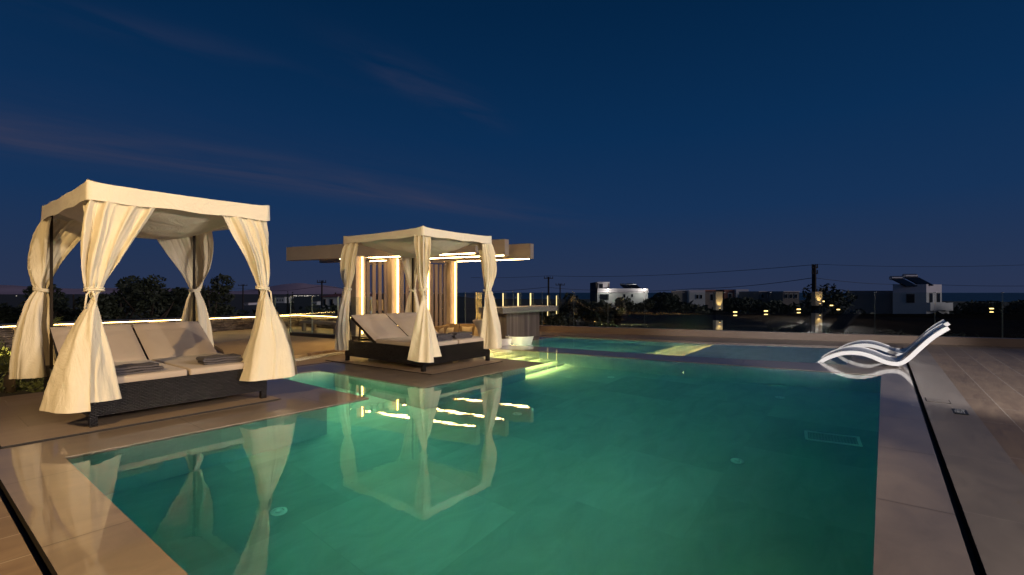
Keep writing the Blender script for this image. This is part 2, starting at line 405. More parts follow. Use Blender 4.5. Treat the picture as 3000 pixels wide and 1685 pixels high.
# ------------------------------------------------------------------ plan of the pools (metres, water level z = 0)
A_, T_, C1, C2 = (-3.255, 3.518), (-1.63, 5.50), (-3.43, 6.93), (-2.95, 7.42)
P2, R2, SA, SB, RC, N0 = (-1.12, 6.10), (.55, 8.23), (-1.0, 9.41), (-.395, 10.36), (5.33, 6.98), (.444, .639)
MAIN = [A_, T_, C1, C2, P2, R2, SA, SB, RC, N0]
U1, U2, U3, U4, U5, U6 = (-.2, 11.18), (1.33, 13.27), (4.71, 11.2), (7.45, 10.38), (5.55, 8.03), (3.18, 9.13)
UPPER = [U1, U2, U3, U4, U5, U6]
RING = [(.515, .163), (-3.97, 3.634), (-2.60, 5.39), (-4.32, 6.72), (-3.09, 8.37), (-1.5, 10.42), (-.95, 10.75), (-.66, 11.38), (.98, 13.62), (1.45, 13.66), (4.9, 11.6), (8.45, 10.5)]
PIT = [(-2.75, 12.0), (-1.35, 11.15), (-.75, 11.9), (.75, 14.0), (.1, 15.0), (-1.2, 15.5)]
DECK = [(-9.8, .5), (-5.88, 5.55), (-4.75, 7.05), (-5.35, 8.5), (-6.85, 10.7), (-9.2, 14.4), (-8.4, 17.5), (-6.1, 17.9), (.84, 15.05), (11.2, 10.75), (17, 8.3), (15, -4), (-9.8, -4)]

pad_q1, pad_q2, pad_q3 = (tuple(at(*p_))[:2] for p_ in ((977, 1060), (1266, 1099), (1472, 1060)))
nose_shade_m = surf('step_nose_shade', (.03, .03, .02), rough=.5, var=.1)  # dark colour painted for the shadow line at each step lip
joint_m = surf('stone_joint', (.085, .068, .058), rough=.4, var=.1, coat=1.0)
SLOT = offset_poly(RING, .04)
MB().poly([DECK, SLOT, PIT], 0.0).build('terrace_deck', deck_m)
tag(bpy.data.objects['terrace_deck'], kind='structure')
cp = MB().poly([RING, MAIN, UPPER], 0.0)
for lp in (MAIN, UPPER): cp.wall(lp, -.07, 0)
cp.poly([RING, MAIN, UPPER], -.07, flip=True)
# tile joints across the coping bands
def joints_between(p0, p1, q0, q1, step, start=.5):
    p0, p1, q0, q1 = (Vector(v) for v in (p0, p1, q0, q1))
    d = (p1 - p0); Lp = d.length; d.normalize(); e_ = (q1 - q0).normalized(); t = start
    nrm = Vector((-d.y, d.x))
    while t < Lp - .1:
        a = p0 + d * t; b = isect(a, nrm, q0, e_)
        u = d * .003
        cp.add([(a.x - u.x, a.y - u.y, .0012), (a.x + u.x, a.y + u.y, .0012), (b.x + u.x, b.y + u.y, .0012), (b.x - u.x, b.y - u.y, .0012)], [(0, 1, 2, 3)], 1)
        t += step
joints_between(N0, RC, RING[0], RING[11], 1.2, .35)
joints_between(N0, A_, RING[0], RING[1], 1.2, .7)
joints_between(A_, T_, RING[1], RING[2], 1.2, .9)
joints_between(P2, R2, pad_q2, pad_q3, 1.2, .6)
joints_between(C2, P2, pad_q1, pad_q2, 1.2, .5)
joints_between(SB, RC, U1, U6, 1.2, 1.2)
tag(cp.build('pool_coping', [coping_m, joint_m]), kind='structure')
sl = MB()
n = len(RING)
for i in range(n):
    j = (i + 1) % n
    a, b, c, d = RING[i], RING[j], SLOT[j], SLOT[i]
    sl.add([(a[0], a[1], -.07), (b[0], b[1], -.07), (c[0], c[1], -.07), (d[0], d[1], -.07)], [(0, 1, 2, 3)])
sl.wall(RING, -.07, -.0015); sl.wall(SLOT, -.07, -.0015)
tag(sl.build('slot_drain_channel', black_m), kind='structure')
rs = Vector(SLOT[0]); re_ = Vector(SLOT[11])
rdv = (re_ - rs).normalized(); rnv = Vector((rdv.y, -rdv.x))
bdr = [tuple(rs - rdv * .6), tuple(rs - rdv * .6 + rnv * .38), tuple(re_ + rnv * .38), tuple(re_)]
tag(MB().poly([bdr], .004).build('deck_border', border_m), kind='structure')
pt = MB().poly([PIT], -.6).wall(PIT, -.6, -.002)
tag(pt.build('sunken_lounge_floor', patio_m), kind='structure')

# pads under the two daybeds
def along(p, a, b): return (p[0] + E1.x * a + E2.x * b, p[1] + E1.y * a + E2.y * b)
pad1 = [(-3.93, 3.72), (-2.60, 5.42), (-4.30, 6.73), (-5.6, 5.05)]
q = at(977, 1060); q2 = at(1266, 1099); q3 = at(1472, 1060)
pad2 = [(q.x, q.y), (q2.x, q2.y), (q3.x, q3.y), along((q3.x, q3.y), 0, 2.35), along((q.x, q.y), 0, .25)]
for nm, pd in (('daybed_pad', pad1), ('daybed_pad', pad2)):
    b = MB().poly([pd], .012).wall(pd, -.05, .012, mi=1)
    lip_ = offset_poly(pd, .016)
    b.poly([lip_, pd], .0035, mi=1)
    tag(b.build(nm, [pad_m, black_m]), kind='structure')

# main basin
BAS = [(-3.54, 3.738), (-2.10, 5.483), (-3.63, 6.68), (-2.82, 7.64), (-1.165, 6.45), (.229, 8.224), (-1.14, 9.26), (-.40, 10.38), (5.36, 6.99), (.45, .58)]
DEEP = 1.42
bs = MB().poly([BAS], -DEEP).wall(BAS, -DEEP, -.066)
# stairs between the second platform and the upper basin wall
depth = [.26, .45, .64, .83, 1.02, 1.21]
bx = [-.246, .014, .254, .51, .77, 1.02]
pl0, pl1 = Vector((.229, 8.224)), Vector((-1.14, 9.26)); pld = (pl1 - pl0).normalized()
b0, b1 = Vector((-.40, 10.38)), Vector((5.36, 6.99)); bd = (b1 - b0).normalized()
e1v = Vector((E1.x, E1.y)); e2v = Vector((E2.x, E2.y))
noses = []
for x in bx:
    t = (x - b0.x) / bd.x
    P = b0 + bd * t
    Q = isect(P, e1v, pl0, pld)
    noses.append((P, Q))
led = MB()
prevP, prevQ = Vector((-.40, 10.38)), Vector((-1.14, 9.26))
pd = .066
for k, (P, Q) in enumerate(noses):
    z = -depth[k]
    lip = e2v * -.045
    zn = -(depth[k + 1] if k < 5 else DEEP)
    P1, Q1 = P + lip, Q + lip
    bs.add([(prevP.x, prevP.y, z), (prevQ.x, prevQ.y, z), (Q1.x, Q1.y, z), (P1.x, P1.y, z)], [(0, 1, 2, 3)])
    bs.add([(P1.x, P1.y, z), (Q1.x, Q1.y, z), (Q1.x, Q1.y, z - .035), (P1.x, P1.y, z - .035)], [(0, 1, 2, 3)], 1)
    bs.add([(P.x, P.y, z - .001), (Q.x, Q.y, z - .001), (Q.x, Q.y, zn), (P.x, P.y, zn)], [(0, 1, 2, 3)])
    a = P + (Q - P) * .03 - e2v * .024; b = P + (Q - P) * .97 - e2v * .024
    led.bar((a.x, a.y, z - .024), (b.x, b.y, z - .024), .018, .012)
    prevP, prevQ = P, Q
tag(bs.build('pool_basin', [pool_m, nose_shade_m]), kind='structure')
# light strip below the rim at the stair head and in the side channel
def strip(mb, p, q, z, w=.02, h=.016): mb.bar((p[0], p[1], z), (q[0], q[1], z), w, h)
strip(led, (-.47, 10.22), (-1.06, 9.35), -.09)
o = led.build('step_light_strip', led_stair_m)
tag(o, 'warm light strips under the noses of the wide steps descending into main pool', 'step lights')
ch = MB()
strip(ch, (-3.58, 6.79), (-2.90, 7.58), -.095)
strip(ch, (-2.72, 7.50), (-1.22, 6.42), -.095)
tag(ch.build('channel_light_strip', led_water_m), 'light strip under the coping of the narrow water channel between daybed platforms', 'pool lights')

# upper basin: deep end by the bar, three steps up to the ledge
UB = offset_poly([U1, U2, U3, U6], .0)
ub = MB()
dv = (Vector(U1) - Vector(U6)).normalized(); dv2 = (Vector(U2) - Vector(U3)).normalized()
led2 = MB()
UD = .95
zs = [-.17, -.36, -.55, -.74, -UD]
P, Q = Vector(U6), Vector(U3)
for k in range(4):
    z, zn = zs[k], zs[k + 1]
    lipv = -(dv) * -.03
    P1, Q1 = P + dv * .045, Q + dv2 * .045
    ub.add([(P.x, P.y, z), (Q.x, Q.y, z), (Q1.x, Q1.y, z), (P1.x, P1.y, z)], [(0, 1, 2, 3)])
    ub.add([(P1.x, P1.y, z), (Q1.x, Q1.y, z), (Q1.x, Q1.y, z - .03), (P1.x, P1.y, z - .03)], [(0, 1, 2, 3)], 1)
    ub.add([(P.x, P.y, z - .001), (Q.x, Q.y, z - .001), (Q.x, Q.y, zn), (P.x, P.y, zn)], [(0, 1, 2, 3)])
    if k < 3:
        a = P + (Q - P) * .02 + dv * .024; b = P + (Q - P) * .98 + dv * .024
        led2.bar((a.x, a.y, z - .022), (b.x, b.y, z - .022), .018, .012)
    Pn, Qn = P + dv * .31, Q + dv2 * .31
    if k < 3: ub.add([(P.x, P.y, zn), (Q.x, Q.y, zn), (Pn.x, Pn.y, zn), (Qn.x, Qn.y, zn)], [(0, 1, 3, 2)])
    else: ub.add([(P.x, P.y, zn), (Q.x, Q.y, zn), (U2[0], U2[1], zn), (U1[0], U1[1], zn)], [(0, 1, 2, 3)])
    P, Q = Pn, Qn
ub.wall([U6, U1, U2, U3], -UD, -.066, close=False)
ub.poly([[U3, U4, U5, U6]], -.17).wall([U3, U4, U5, U6], -.17, -.066, close=False)
tag(ub.build('upper_pool_basin', [pool_m, nose_shade_m]), kind='structure')
tag(led2.build('step_light_strip', led_upper_m), 'warm light strips along the three short steps of the upper pool', 'step lights')

un = Vector((-(Vector(U6) - Vector(U1)).y, (Vector(U6) - Vector(U1)).x)).normalized()
rm = MB(); strip(rm, Vector(U1) + un * .025 + Vector((.15, 0)), Vector(U6) + un * .025 - Vector((.2, 0)), -.085, .018, .014)  # strip hidden from view, added to lift the upper pool
tag(rm.build('hidden_fill_strip', fill_strip_m), 'hidden light strip added under the coping to brighten the upper pool', 'pool lights')
for nm, poly, dp in (('main_pool_water', offset_poly(BAS, .02), DEEP + .02), ('upper_pool_water', offset_poly(UPPER, .02), UD + .02)):
    w = MB().poly([poly], -.004).poly([poly], -dp, flip=True)
    # outward side faces
    n = len(poly)
    ar = sum(poly[i][0] * poly[(i + 1) % n][1] - poly[(i + 1) % n][0] * poly[i][1] for i in range(n))
    pp = poly if ar > 0 else poly[::-1]
    w.wall(pp, -dp, -.004)
    o = w.build(nm, water_m)
    bm = bmesh.new(); bm.from_mesh(o.data); bmesh.ops.remove_doubles(bm, verts=bm.verts, dist=1e-5)
    bmesh.ops.recalc_face_normals(bm, faces=bm.faces); bm.to_mesh(o.data); bm.free()
    tag(o, kind='structure')

# things on the pool floor, found through the water surface
def floor_at(px, py, d):
    s = at(px, py); ds = math.hypot(s.x, s.y)
    sn = math.sin(math.atan2(ds, CAMH)) / 1.333
    k = (ds + d * math.tan(math.asin(sn))) / ds
    return Vector((s.x * k, s.y * k, -d))
inl = [(817, 1498, 'white floor inlet below reflected curtain near the corner coping'), (2160, 1350, 'white floor inlet in the dark green deep end, beside floor drain'),
       (2285, 1164, 'white floor inlet in green water below the wave loungers'), (1790, 1105, 'white floor inlet just past the lit pool steps'),
       (1515, 1212, 'white floor inlet beside the mirrored beam lights')]
for px, py, lb in inl:
    p = floor_at(px, py, DEEP)
    r = empty('floor_inlet', p)
    MB().lathe([(.0, .0), (.062, .0), (.062, .010), (.046, .018), (.040, .018), (.038, .004), (.0, .004)], 28).build('flange', inlet_m, r, smooth=False)
    MB().lathe([(.0, .0045), (.028, .0045), (.028, .020), (.018, .030), (.0, .030)], 20).build('cap', inlet_m, r)
    tag(r, lb, 'inlet', 'inlets on the pool floor')
p = floor_at(2438, 1284, DEEP)
r = empty('floor_drain', p, R(-30))
g = MB()
for sx in (-1, 1): g.box((sx * .24, 0, .012), (.03, .30, .024))
for sy in (-1, 1): g.box((0, sy * .135, .012), (.45, .03, .024))
g.build('frame', inlet_m, r)
g = MB()
for i in range(16): g.box((-.21 + i * .028, 0, .014), (.012, .238, .012))
g.build('grille', surf('grille_plastic', (.5, .52, .5), rough=.5), r)
tag(r, 'rectangular slotted drain cover on the deep pool floor', 'drain')

# ------------------------------------------------------------------ curtains
def curtain_mesh(corner, dA, dB, lA, lB, ztop, ztie, zbot, seed, bot=(.30, .26), tie_off=(.03, .03), folds=6.0, puff=.06, seam=None):
    """cloth wrapped round a canopy corner, gathered by a tie, flaring to the hem"""
    rnd = random.Random(seed)
    NU, NV = 120, 84
    out = -(dA + dB).normalized()
    tie = Vector((corner[0], corner[1], 0)) + dA * tie_off[0] + dB * tie_off[1]
    ph = [rnd.uniform(0, 6.28) for _ in range(8)]
    def Lpath(u, la, lb, push):
        # u 0..1 from end of B leg round the corner to the end of A leg, with outward bulge
        tot = la + lb; s = u * tot
        if s < lb: p = dB * (lb - s)
        else: p = dA * (s - lb)
        base = Vector((corner[0], corner[1], 0)) + p + out * push
        # normal turns smoothly
        w = 1 / (1 + math.exp(-(s - lb) / .05))
        nrm = ((-dA) * (1 - w) + (-dB) * w).normalized()
        return base, nrm, w
    mb = MB(); vs = []
    jag = [noise.noise(Vector((i * .09 * 7, seed * 3.1, 0))) for i in range(NU + 1)]
    for j in range(NV + 1):
        v = j / NV
        z = ztop + (zbot - ztop) * v
        for i in range(NU + 1):
            u = i / NU
            uu = u + .018 * math.sin(6.28 * 3 * u + ph[0] + 1.5 * v)
            uu = min(1, max(0, uu))
            wob = noise.noise(Vector((u * 2.3, v * 2.4, seed * 1.7)))
            warp = .10 * noise.noise(Vector((u * 3.1, v * 1.6, seed * 2.9))) + .035 * noise.noise(Vector((u * 9, v * 3, seed)))
            def ridge(x): 
                q_ = math.sin(x); return (1 - abs(q_)) ** 1.3 * 1.7 - .75
            kf = folds * (.62 if z < ztie else .8)
            fold = (ridge(3.1416 * kf * 1.25 * (uu + warp) + ph[1]) * .55 + ridge(3.1416 * kf * 2.6 * (uu + warp * 1.2) + ph[6]) * .22 + math.sin(6.283 * kf * .73 * (uu + warp * 1.4) + ph[2]) * .36
                    + noise.noise(Vector((u * kf * 1.6, v * 1.3, seed * 5.5))) * .8)
            ang = R(205) * (u - .5) * 1.6
            # gathered bundle
            rad = .046 * (1 + .20 * math.sin(6.283 * folds * 1.5 * u + ph[4]))
            bv = (out * math.cos(ang) + (dA - out * dA.dot(out)).normalized() * math.sin(ang)) * rad
            T = tie + bv
            if z >= ztie:
                w = (z - ztie) / (ztop - ztie)
                base, nrm, wc = Lpath(uu, lA, lB, 0.012)
                edge = abs(u - lB / (lA + lB)) / max(lB, lA) * (lA + lB)
                ex = .50 + .42 * min(1, max(0, (u - lB / (lA + lB)) / max(.05, (lA / (lA + lB))))) ** 1.2
                if u < lB / (lA + lB): ex = .50 + .30 * (1 - u / max(.01, lB / (lA + lB)))
                g = max(0.0, w) ** (ex * (.92 + .16 * wob))
                bulge = .075 * math.sin(math.pi * min(1, w ** .8)) * (1 + .5 * wob)
                amp = .068 * min(1, (w * 3.2)) * (.60 + .40 * w) * (1.15 - .75 * w ** 5)
                bulge = puff * math.sin(math.pi * min(1, w ** .75)) ** .8 * (1 + .4 * wob) * (1 - .5 * abs(2 * uu - 1) ** 2)
                Pp = T.lerp(base, g) + nrm * (fold * amp) + out * bulge
                dz = -.018 * (1 - w) * 0
            else:
                w = (ztie - z) / (ztie - zbot)
                ang2 = R(150) * (uu * 2 - 1) if seam is None else R(192) * (uu * 2 - 1) + R(180 + seam)
                sideV = (dA - out * dA.dot(out)).normalized()
                nrm = out * math.cos(ang2) + sideV * math.sin(ang2)
                rr = bot[0] + (bot[1] - bot[0]) * .5 * (1 - math.sin(ang2))
                if seam is not None: rr *= .90 + .20 * uu
                base = tie + out * .04 + nrm * rr
                g = w ** (.66 + .16 * wob + .10 * math.sin(ang2 * 1.5 + ph[5]))
                if w < .12: g *= (.6 + .4 * w / .12)
                amp = .062 * min(1, w * 2.6) * (.55 + .45 * w)
                bulge = .03 * math.sin(math.pi * min(1, w))
                Pp = T.lerp(base, g) + nrm * (fold * amp) + out * bulge
            # small cloth creases
            c = noise.fractal(Vector((u * 5.2 + seed, v * 7.5, wob)), 1.0, 2.0, 3)
            Pp = Pp + out * (c * .008 * min(1, abs(z - ztie) * 5))
            zz = z
            if v > .9: zz += (v - .9) * 10 * (.030 * noise.noise(Vector((u * 2.2, seed * 3.1, 0))) + .004 * fold)
            if seam is not None and z < ztie: zz += (.5 - uu) * .07 * ((ztie - z) / (ztie - zbot)) ** 3
            if v < .04: zz += (.04 - v) * 25 * .012 * math.sin(6.283 * folds * 1.0 * u + ph[1])
            vs.append((Pp.x, Pp.y, zz))
    fs = []
    for j in range(NV):
        for i in range(NU):
            a = j * (NU + 1) + i
            fs.append((a, a + NU + 1, a + NU + 2, a + 1))
    mb.add(vs, fs)
    return mb, tie, out

AX, BX = Vector((1, 0, 0)), Vector((0, 1, 0))
def tie_mesh(tie, ztie, out, side, seed):
    rnd = random.Random(seed)
    mb = MB()
    for k, dz in enumerate((.0, .018)):
        pts = []
        for i in range(20):
            a = 2 * math.pi * i / 20
            r = .064 + .004 * math.sin(3 * a + seed)
            pts.append((tie.x + r * math.cos(a), tie.y + r * math.sin(a), ztie + dz + .010 * math.sin(a + seed)))
        mb.tube(pts, .010, 6, closed=True)
    # knot and loose ends
    k = tie + out * .066 + side * .02
    mb.tube([(k.x - .02 * side.x, k.y - .02 * side.y, ztie + .02), (k.x, k.y, ztie + .012), (k.x + .02 * side.x, k.y + .02 * side.y, ztie - .004)], [.012, .018, .012], 8)
    for s in (1, -.6):
        e = [k, k + out * .02 + side * (.03 * s), k + out * .025 + side * (.05 * s)]
        zz = [ztie + .006, ztie - .03, ztie - .13 - .04 * rnd.random()]
        mb.tube([(p.x, p.y, z) for p, z in zip(e, zz)], [.008, .009, .007], 6)
    return mb

W, D = 1.535, 2.02         # daybed width along E1, length along E2
def daybed(origin, curt, label, zc, dip, seed, val_h):
    root = empty('cabana_daybed', (origin[0], origin[1], 0.0), ROT1)
    tag(root, label, 'daybed cabana', 'curtained daybed cabanas by the pool')
    # wicker base
    b = MB(); t = .05
    b.box((W / 2, t / 2, .235), (W, t, .27)); b.box((W / 2, D - t / 2, .235), (W, t, .27))
    b.box((t / 2, D / 2, .235), (t, D - 2 * t, .27)); b.box((W - t / 2, D / 2, .235), (t, D - 2 * t, .27))
    b.box((W / 2, D / 2, .33), (W - 2 * t, D - 2 * t, .02))
    b.build('wicker_base', wicker_m, root)
    for x in (.03, W - .03):
        for y in (.03, D - .03):
            lg = MB().box((x, y, .0535), (.056, .056, .093)).build('leg', wicker_m, root)
            MB().box((x, y, .008), (.05, .05, .016)).build('foot', tank_m, lg)
    # two mattresses, each a flat seat and a raised backrest
    hinge, zs_, ang, lb = 1.20, .415, R(31), .80
    for i in range(2):
        x0 = .03 + i * (W / 2 - .02); w_ = W / 2 - .04
        s_ = MB().box((x0 + w_ / 2, hinge / 2 + .0, zs_ - .02), (w_, hinge - .01, .075))
        so = s_.build('seat_cushion', cushion_m, root); bevel(so, .022, 3)
        ax = (Vector((1, 0, 0)), Vector((0, math.cos(ang), math.sin(ang))), Vector((0, -math.sin(ang), math.cos(ang))))
        c = Vector((x0 + w_ / 2, hinge + .01, zs_ - .02)) + ax[1] * (lb / 2)
        k = MB(); NX, NY = 14, 22; vs = []; fs = []
        for side in (1, -1):
            for jy in range(NY + 1):
                for ix in range(NX + 1):
                    fx, fy = ix / NX * 2 - 1, jy / NY * 2 - 1
                    puff = .040 * ((1 - abs(fx) ** 6) * (1 - abs(fy) ** 8)) ** .5
                    wr = .004 * noise.noise(Vector((fx * 3 + seed, fy * 9, i * 5.0))) if side > 0 else 0
                    crease = -.012 * math.exp(-((fy - .52) / .05) ** 2) if side > 0 else 0
                    p = c + ax[0] * (fx * w_ / 2) + ax[1] * (fy * lb / 2) + ax[2] * (side * puff + wr + crease)
                    vs.append(p)
        off = (NX + 1) * (NY + 1)
        for jy in range(NY):
            for ix in range(NX):
                a = jy * (NX + 1) + ix
                fs.append((a, a + 1, a + NX + 2, a + NX + 1)); fs.append((off + a, off + a + NX + 1, off + a + NX + 2, off + a + 1))
        k.add(vs, fs)
        bo = k.build('back_cushion', cushion_m, root, smooth=True)
        fr = MB()
        for sx in (-1, 1):
            q0 = Vector((x0 + w_ / 2 + sx * (w_ / 2 - .02), hinge, zs_ - .075)); fr.bar(q0, q0 + ax[1] * lb, .03, .03)
        q1 = Vector((x0 + w_ / 2, hinge, zs_ - .075)) + ax[1] * (lb * .72)
        fr.bar(q1 - Vector((w_ / 2, 0, 0)), q1 + Vector((w_ / 2, 0, 0)), .03, .03)
        for sx in (-1, 1):
            a0 = q1 + Vector((sx * (w_ / 2 - .05), 0, 0)); fr.bar(a0, Vector((a0.x, a0.y + .02, .36)), .022, .022)
        fr.build('backrest_frame', post_m, root)
    # posts and canopy frame
    pi_ = .052
    for x in (pi_, W - pi_):
        for y in (pi_, D - pi_):
            MB().box((x, y, (.36 + zc) / 2), (.026, .026, zc - .36)).build('post', post_m, root)
    f = MB(); zf = zc - .03
    for y in (pi_, D - pi_): f.box((W / 2, y, zf), (W - .12, .035, .035))
    for x in (pi_, W - pi_): f.box((x, D / 2, zf), (.035, D - .12, .035))
    f.build('canopy_frame', post_m, root)
    # valance: four hanging cloth sides with slightly dipping top edges, rounded at the post tops
    ov = .02
    loop = [(-ov, -ov), (W + ov, -ov), (W + ov, D + ov), (-ov, D + ov)]
    v = MB(); NS, NH = 40, 8; vs = []; fs = []; ring_pts = []
    for s in range(4):
        p, q = Vector((*loop[s], 0)), Vector((*loop[(s + 1) % 4], 0))
        d = (q - p).normalized(); nn = Vector((d.y, -d.x, 0))
        for i in range(NS):
            tt = i / NS
            ring_pts.append((p.lerp(q, tt), nn, tt, s))
    M = len(ring_pts)
    def edge_top(tt): 
        e = min(tt, 1 - tt)
        return -dip * math.sin(math.pi * tt) ** .8 + .012 * math.exp(-(e / .03) ** 2)
    for h in range(NH + 1):
        hh = h / NH
        for (p, nn, tt, s) in ring_pts:
            top = zc + edge_top(tt); bot_ = zc - val_h + .006 * math.sin(tt * 17 + s + seed)
            wv = noise.noise(Vector((tt * 6 + s * 9 + seed, hh * 1.5, seed))) * .010 + noise.noise(Vector((tt * 26 + s * 9, hh * 2.2, seed))) * .004
            e = min(tt, 1 - tt)
            wv *= min(1, e * 14)
            vs.append(p + nn * (wv + .006 * hh) + Vector((0, 0, top + (bot_ - top) * hh)))
    for h in range(NH):
        for i in range(M):
            j = (i + 1) % M
            fs.append((h * M + i, (h + 1) * M + i, (h + 1) * M + j, h * M + j))
    v.add(vs, fs)
    v.build('valance', roof_m, root, smooth=True)
    # roof cloth sagging between the rails
    rc = MB(); NG = 40; vs = []; fs = []
    sag = .36 if seed % 2 else .36
    for j in range(NG + 1):
        for i in range(NG + 1):
            fx, fy = i / NG, j / NG
            k_ = (math.sin(math.pi * fx) * math.sin(math.pi * fy)) ** .62
            wr = noise.noise(Vector((fx * 7, fy * 7, seed))) * .015 + .012 * noise.noise(Vector((fx * 3, fy * 16, seed + 4)))
            ez = edge_top(fx) * (1 - min(1, min(fy, 1 - fy) * 6)) + edge_top(fy) * (1 - min(1, min(fx, 1 - fx) * 6))
            z = zc - .004 + ez * (1 if (i in (0, NG) or j in (0, NG)) else .8) - sag * k_ + wr * min(1, k_ * 4)
            vs.append((-ov + .002 + (W + 2 * ov - .004) * fx, -ov + .002 + (D + 2 * ov - .004) * fy, z))
    for j in range(NG):
        for i in range(NG):
            a = j * (NG + 1) + i; fs.append((a, a + 1, a + NG + 2, a + NG + 1))
    rc.add(vs, fs); rc.build('canopy_roof', roof_m, root, smooth=True)
    # curtains at the four posts
    for (cx, cy, lA, lB, bot, ztie, zb, folds, sd, to, puff, seam) in curt:
        dA = AX if cx == 0 else -AX
        dB = BX if cy == 0 else -BX
        corner = (cx * W + (.012 if cx == 0 else -.012), cy * D + (.012 if cy == 0 else -.012))
        mb, tie, out = curtain_mesh(corner, dA, dB, lA, lB, zc - val_h + .03, ztie, zb, sd, bot=bot, folds=folds, tie_off=to, puff=puff, seam=seam)
        co = mb.build('curtain', fabric_m, root, smooth=True)
        tie_mesh(tie, ztie, out, dA, sd).build('tie_band', fabric_m, co, smooth=True)
    return root

n1 = at(262, 1258)
c1 = daybed((n1.x, n1.y), [
    (0, 0, .50, .26, (.23, .28), 1.215, .235, 5.0, 3, (.02, .0), .11, 22),
    (1, 0, .47, .14, (.29, .31), 1.235, .245, 5.0, 11, (.02, .02), .07, -58),
    (0, 1, .46, .24, (.19, .22), 1.22, .25, 5.0, 5, (-.03, -.03), .15, None),
    (1, 1, .58, .46, (.24, .24), 1.22, .26, 4.5, 8, (.02, .0), .16, None),
], 'larger cream curtained daybed cabana beside the dark planting, black wicker base and two grey towels', 2.17, .010, 1, .165)
n2 = at(1240, 1092.5)
c2 = daybed((n2.x, n2.y), [
    (0, 0, .16, .20, (.25, .19), 1.235, .215, 5.0, 21, (.02, .02), .05, 35),
    (1, 0, .20, .28, (.22, .21), 1.235, .245, 4.5, 27, (.02, .02), .07, None),
    (0, 1, .24, .40, (.14, .16), 1.255, .20, 5.0, 31, (.02, .02), .06, None),
    (1, 1, .42, .22, (.20, .20), 1.235, .25, 5.0, 38, (.02, .02), .08, None),
], 'smaller cream curtained daybed cabana on the corner platform in front of the lit pergola', 2.175, .012, 2, .13)

# folded towels on the beds
def towel(parent_cabana, x, y, rz, wdt, label, seed, layers=3):
    mw = Matrix.Translation(parent_cabana.location) @ Matrix.Rotation(ROT1, 4, 'Z')
    p = mw @ Vector((x, y, .4345))
    rnd = random.Random(seed)
    mb = MB(); th = .020; half = .17
    path = []
    for l in range(layers):
        zc_ = th * .6 + l * th * 1.25
        xs = [-half + 2 * half * i / 10 for i in range(11)]
        if l % 2: xs = xs[::-1]
        for xx in xs: path.append((xx + .008 * math.sin(l * 2 + seed), zc_ + .003 * math.sin(xx * 30 + l)))
        if l < layers - 1:
            ex = xs[-1]; sgn = 1 if ex > 0 else -1
            for k in range(1, 4):
                a = -math.pi / 2 + math.pi * k / 4
                path.append((ex + sgn * (.022) * math.cos(a) + .008 * math.sin(l * 2 + seed), zc_ + th * .625 + th * .625 * math.sin(a)))
    n = len(path); up, dn = [], []
    for i in range(n):
        a, b = path[max(0, i - 1)], path[min(n - 1, i + 1)]
        tx, tz = b[0] - a[0], b[1] - a[1]; ll = math.hypot(tx, tz) or 1
        nx, nz = -tz / ll, tx / ll
        up.append((path[i][0] + nx * th / 2, path[i][1] + nz * th / 2)); dn.append((path[i][0] - nx * th / 2, path[i][1] - nz * th / 2))
    NY = 8; vs = []; fs = []
    for j in range(NY + 1):
        yy = -wdt / 2 + wdt * j / NY
        for (px, pz) in up: vs.append((px, yy, max(.001, pz + .003 * noise.noise(Vector((px * 12, yy * 12, seed))))))
        for (px, pz) in dn: vs.append((px, yy, max(.001, pz + .003 * noise.noise(Vector((px * 12, yy * 12, seed))))))
    S = 2 * n
    for j in range(NY):
        for i in range(n - 1):
            a = j * S + i; fs.append((a, a + 1, a + S + 1, a + S)); b = j * S + n + i; fs.append((b, b + S, b + S + 1, b + 1))
        for i in (0, n - 1):
            a = j * S + i; b = j * S + n + i; fs.append((a, b, b + S, a + S))
    for j in (0, NY):
        for i in range(n - 1):
            a = j * S + i; b = j * S + n + i; fs.append((a, a + 1, b + 1, b))
    mb.add(vs, fs)
    o = mb.build('folded_towel', towel_m, None, smooth=True, loc=p, rz=ROT1 + rz)
    tag(o, label, 'towel', 'folded grey towels on the daybeds')
    return o
towel(c1, .36, .17, R(4), .22, 'folded grey towel next to the knotted curtain on the larger daybed', 2)
towel(c1, 1.14, .24, R(-4), .24, 'folded grey towel at the far foot corner of the larger daybed', 5)
towel(c2, .48, .16, R(6), .22, 'folded grey towel half hidden by the middle curtain of the smaller daybed', 8, 4)
towel(c2, .98, .20, R(-2), .22, 'longer folded grey towel in front of the lounge pillows on the smaller daybed', 9, 4)

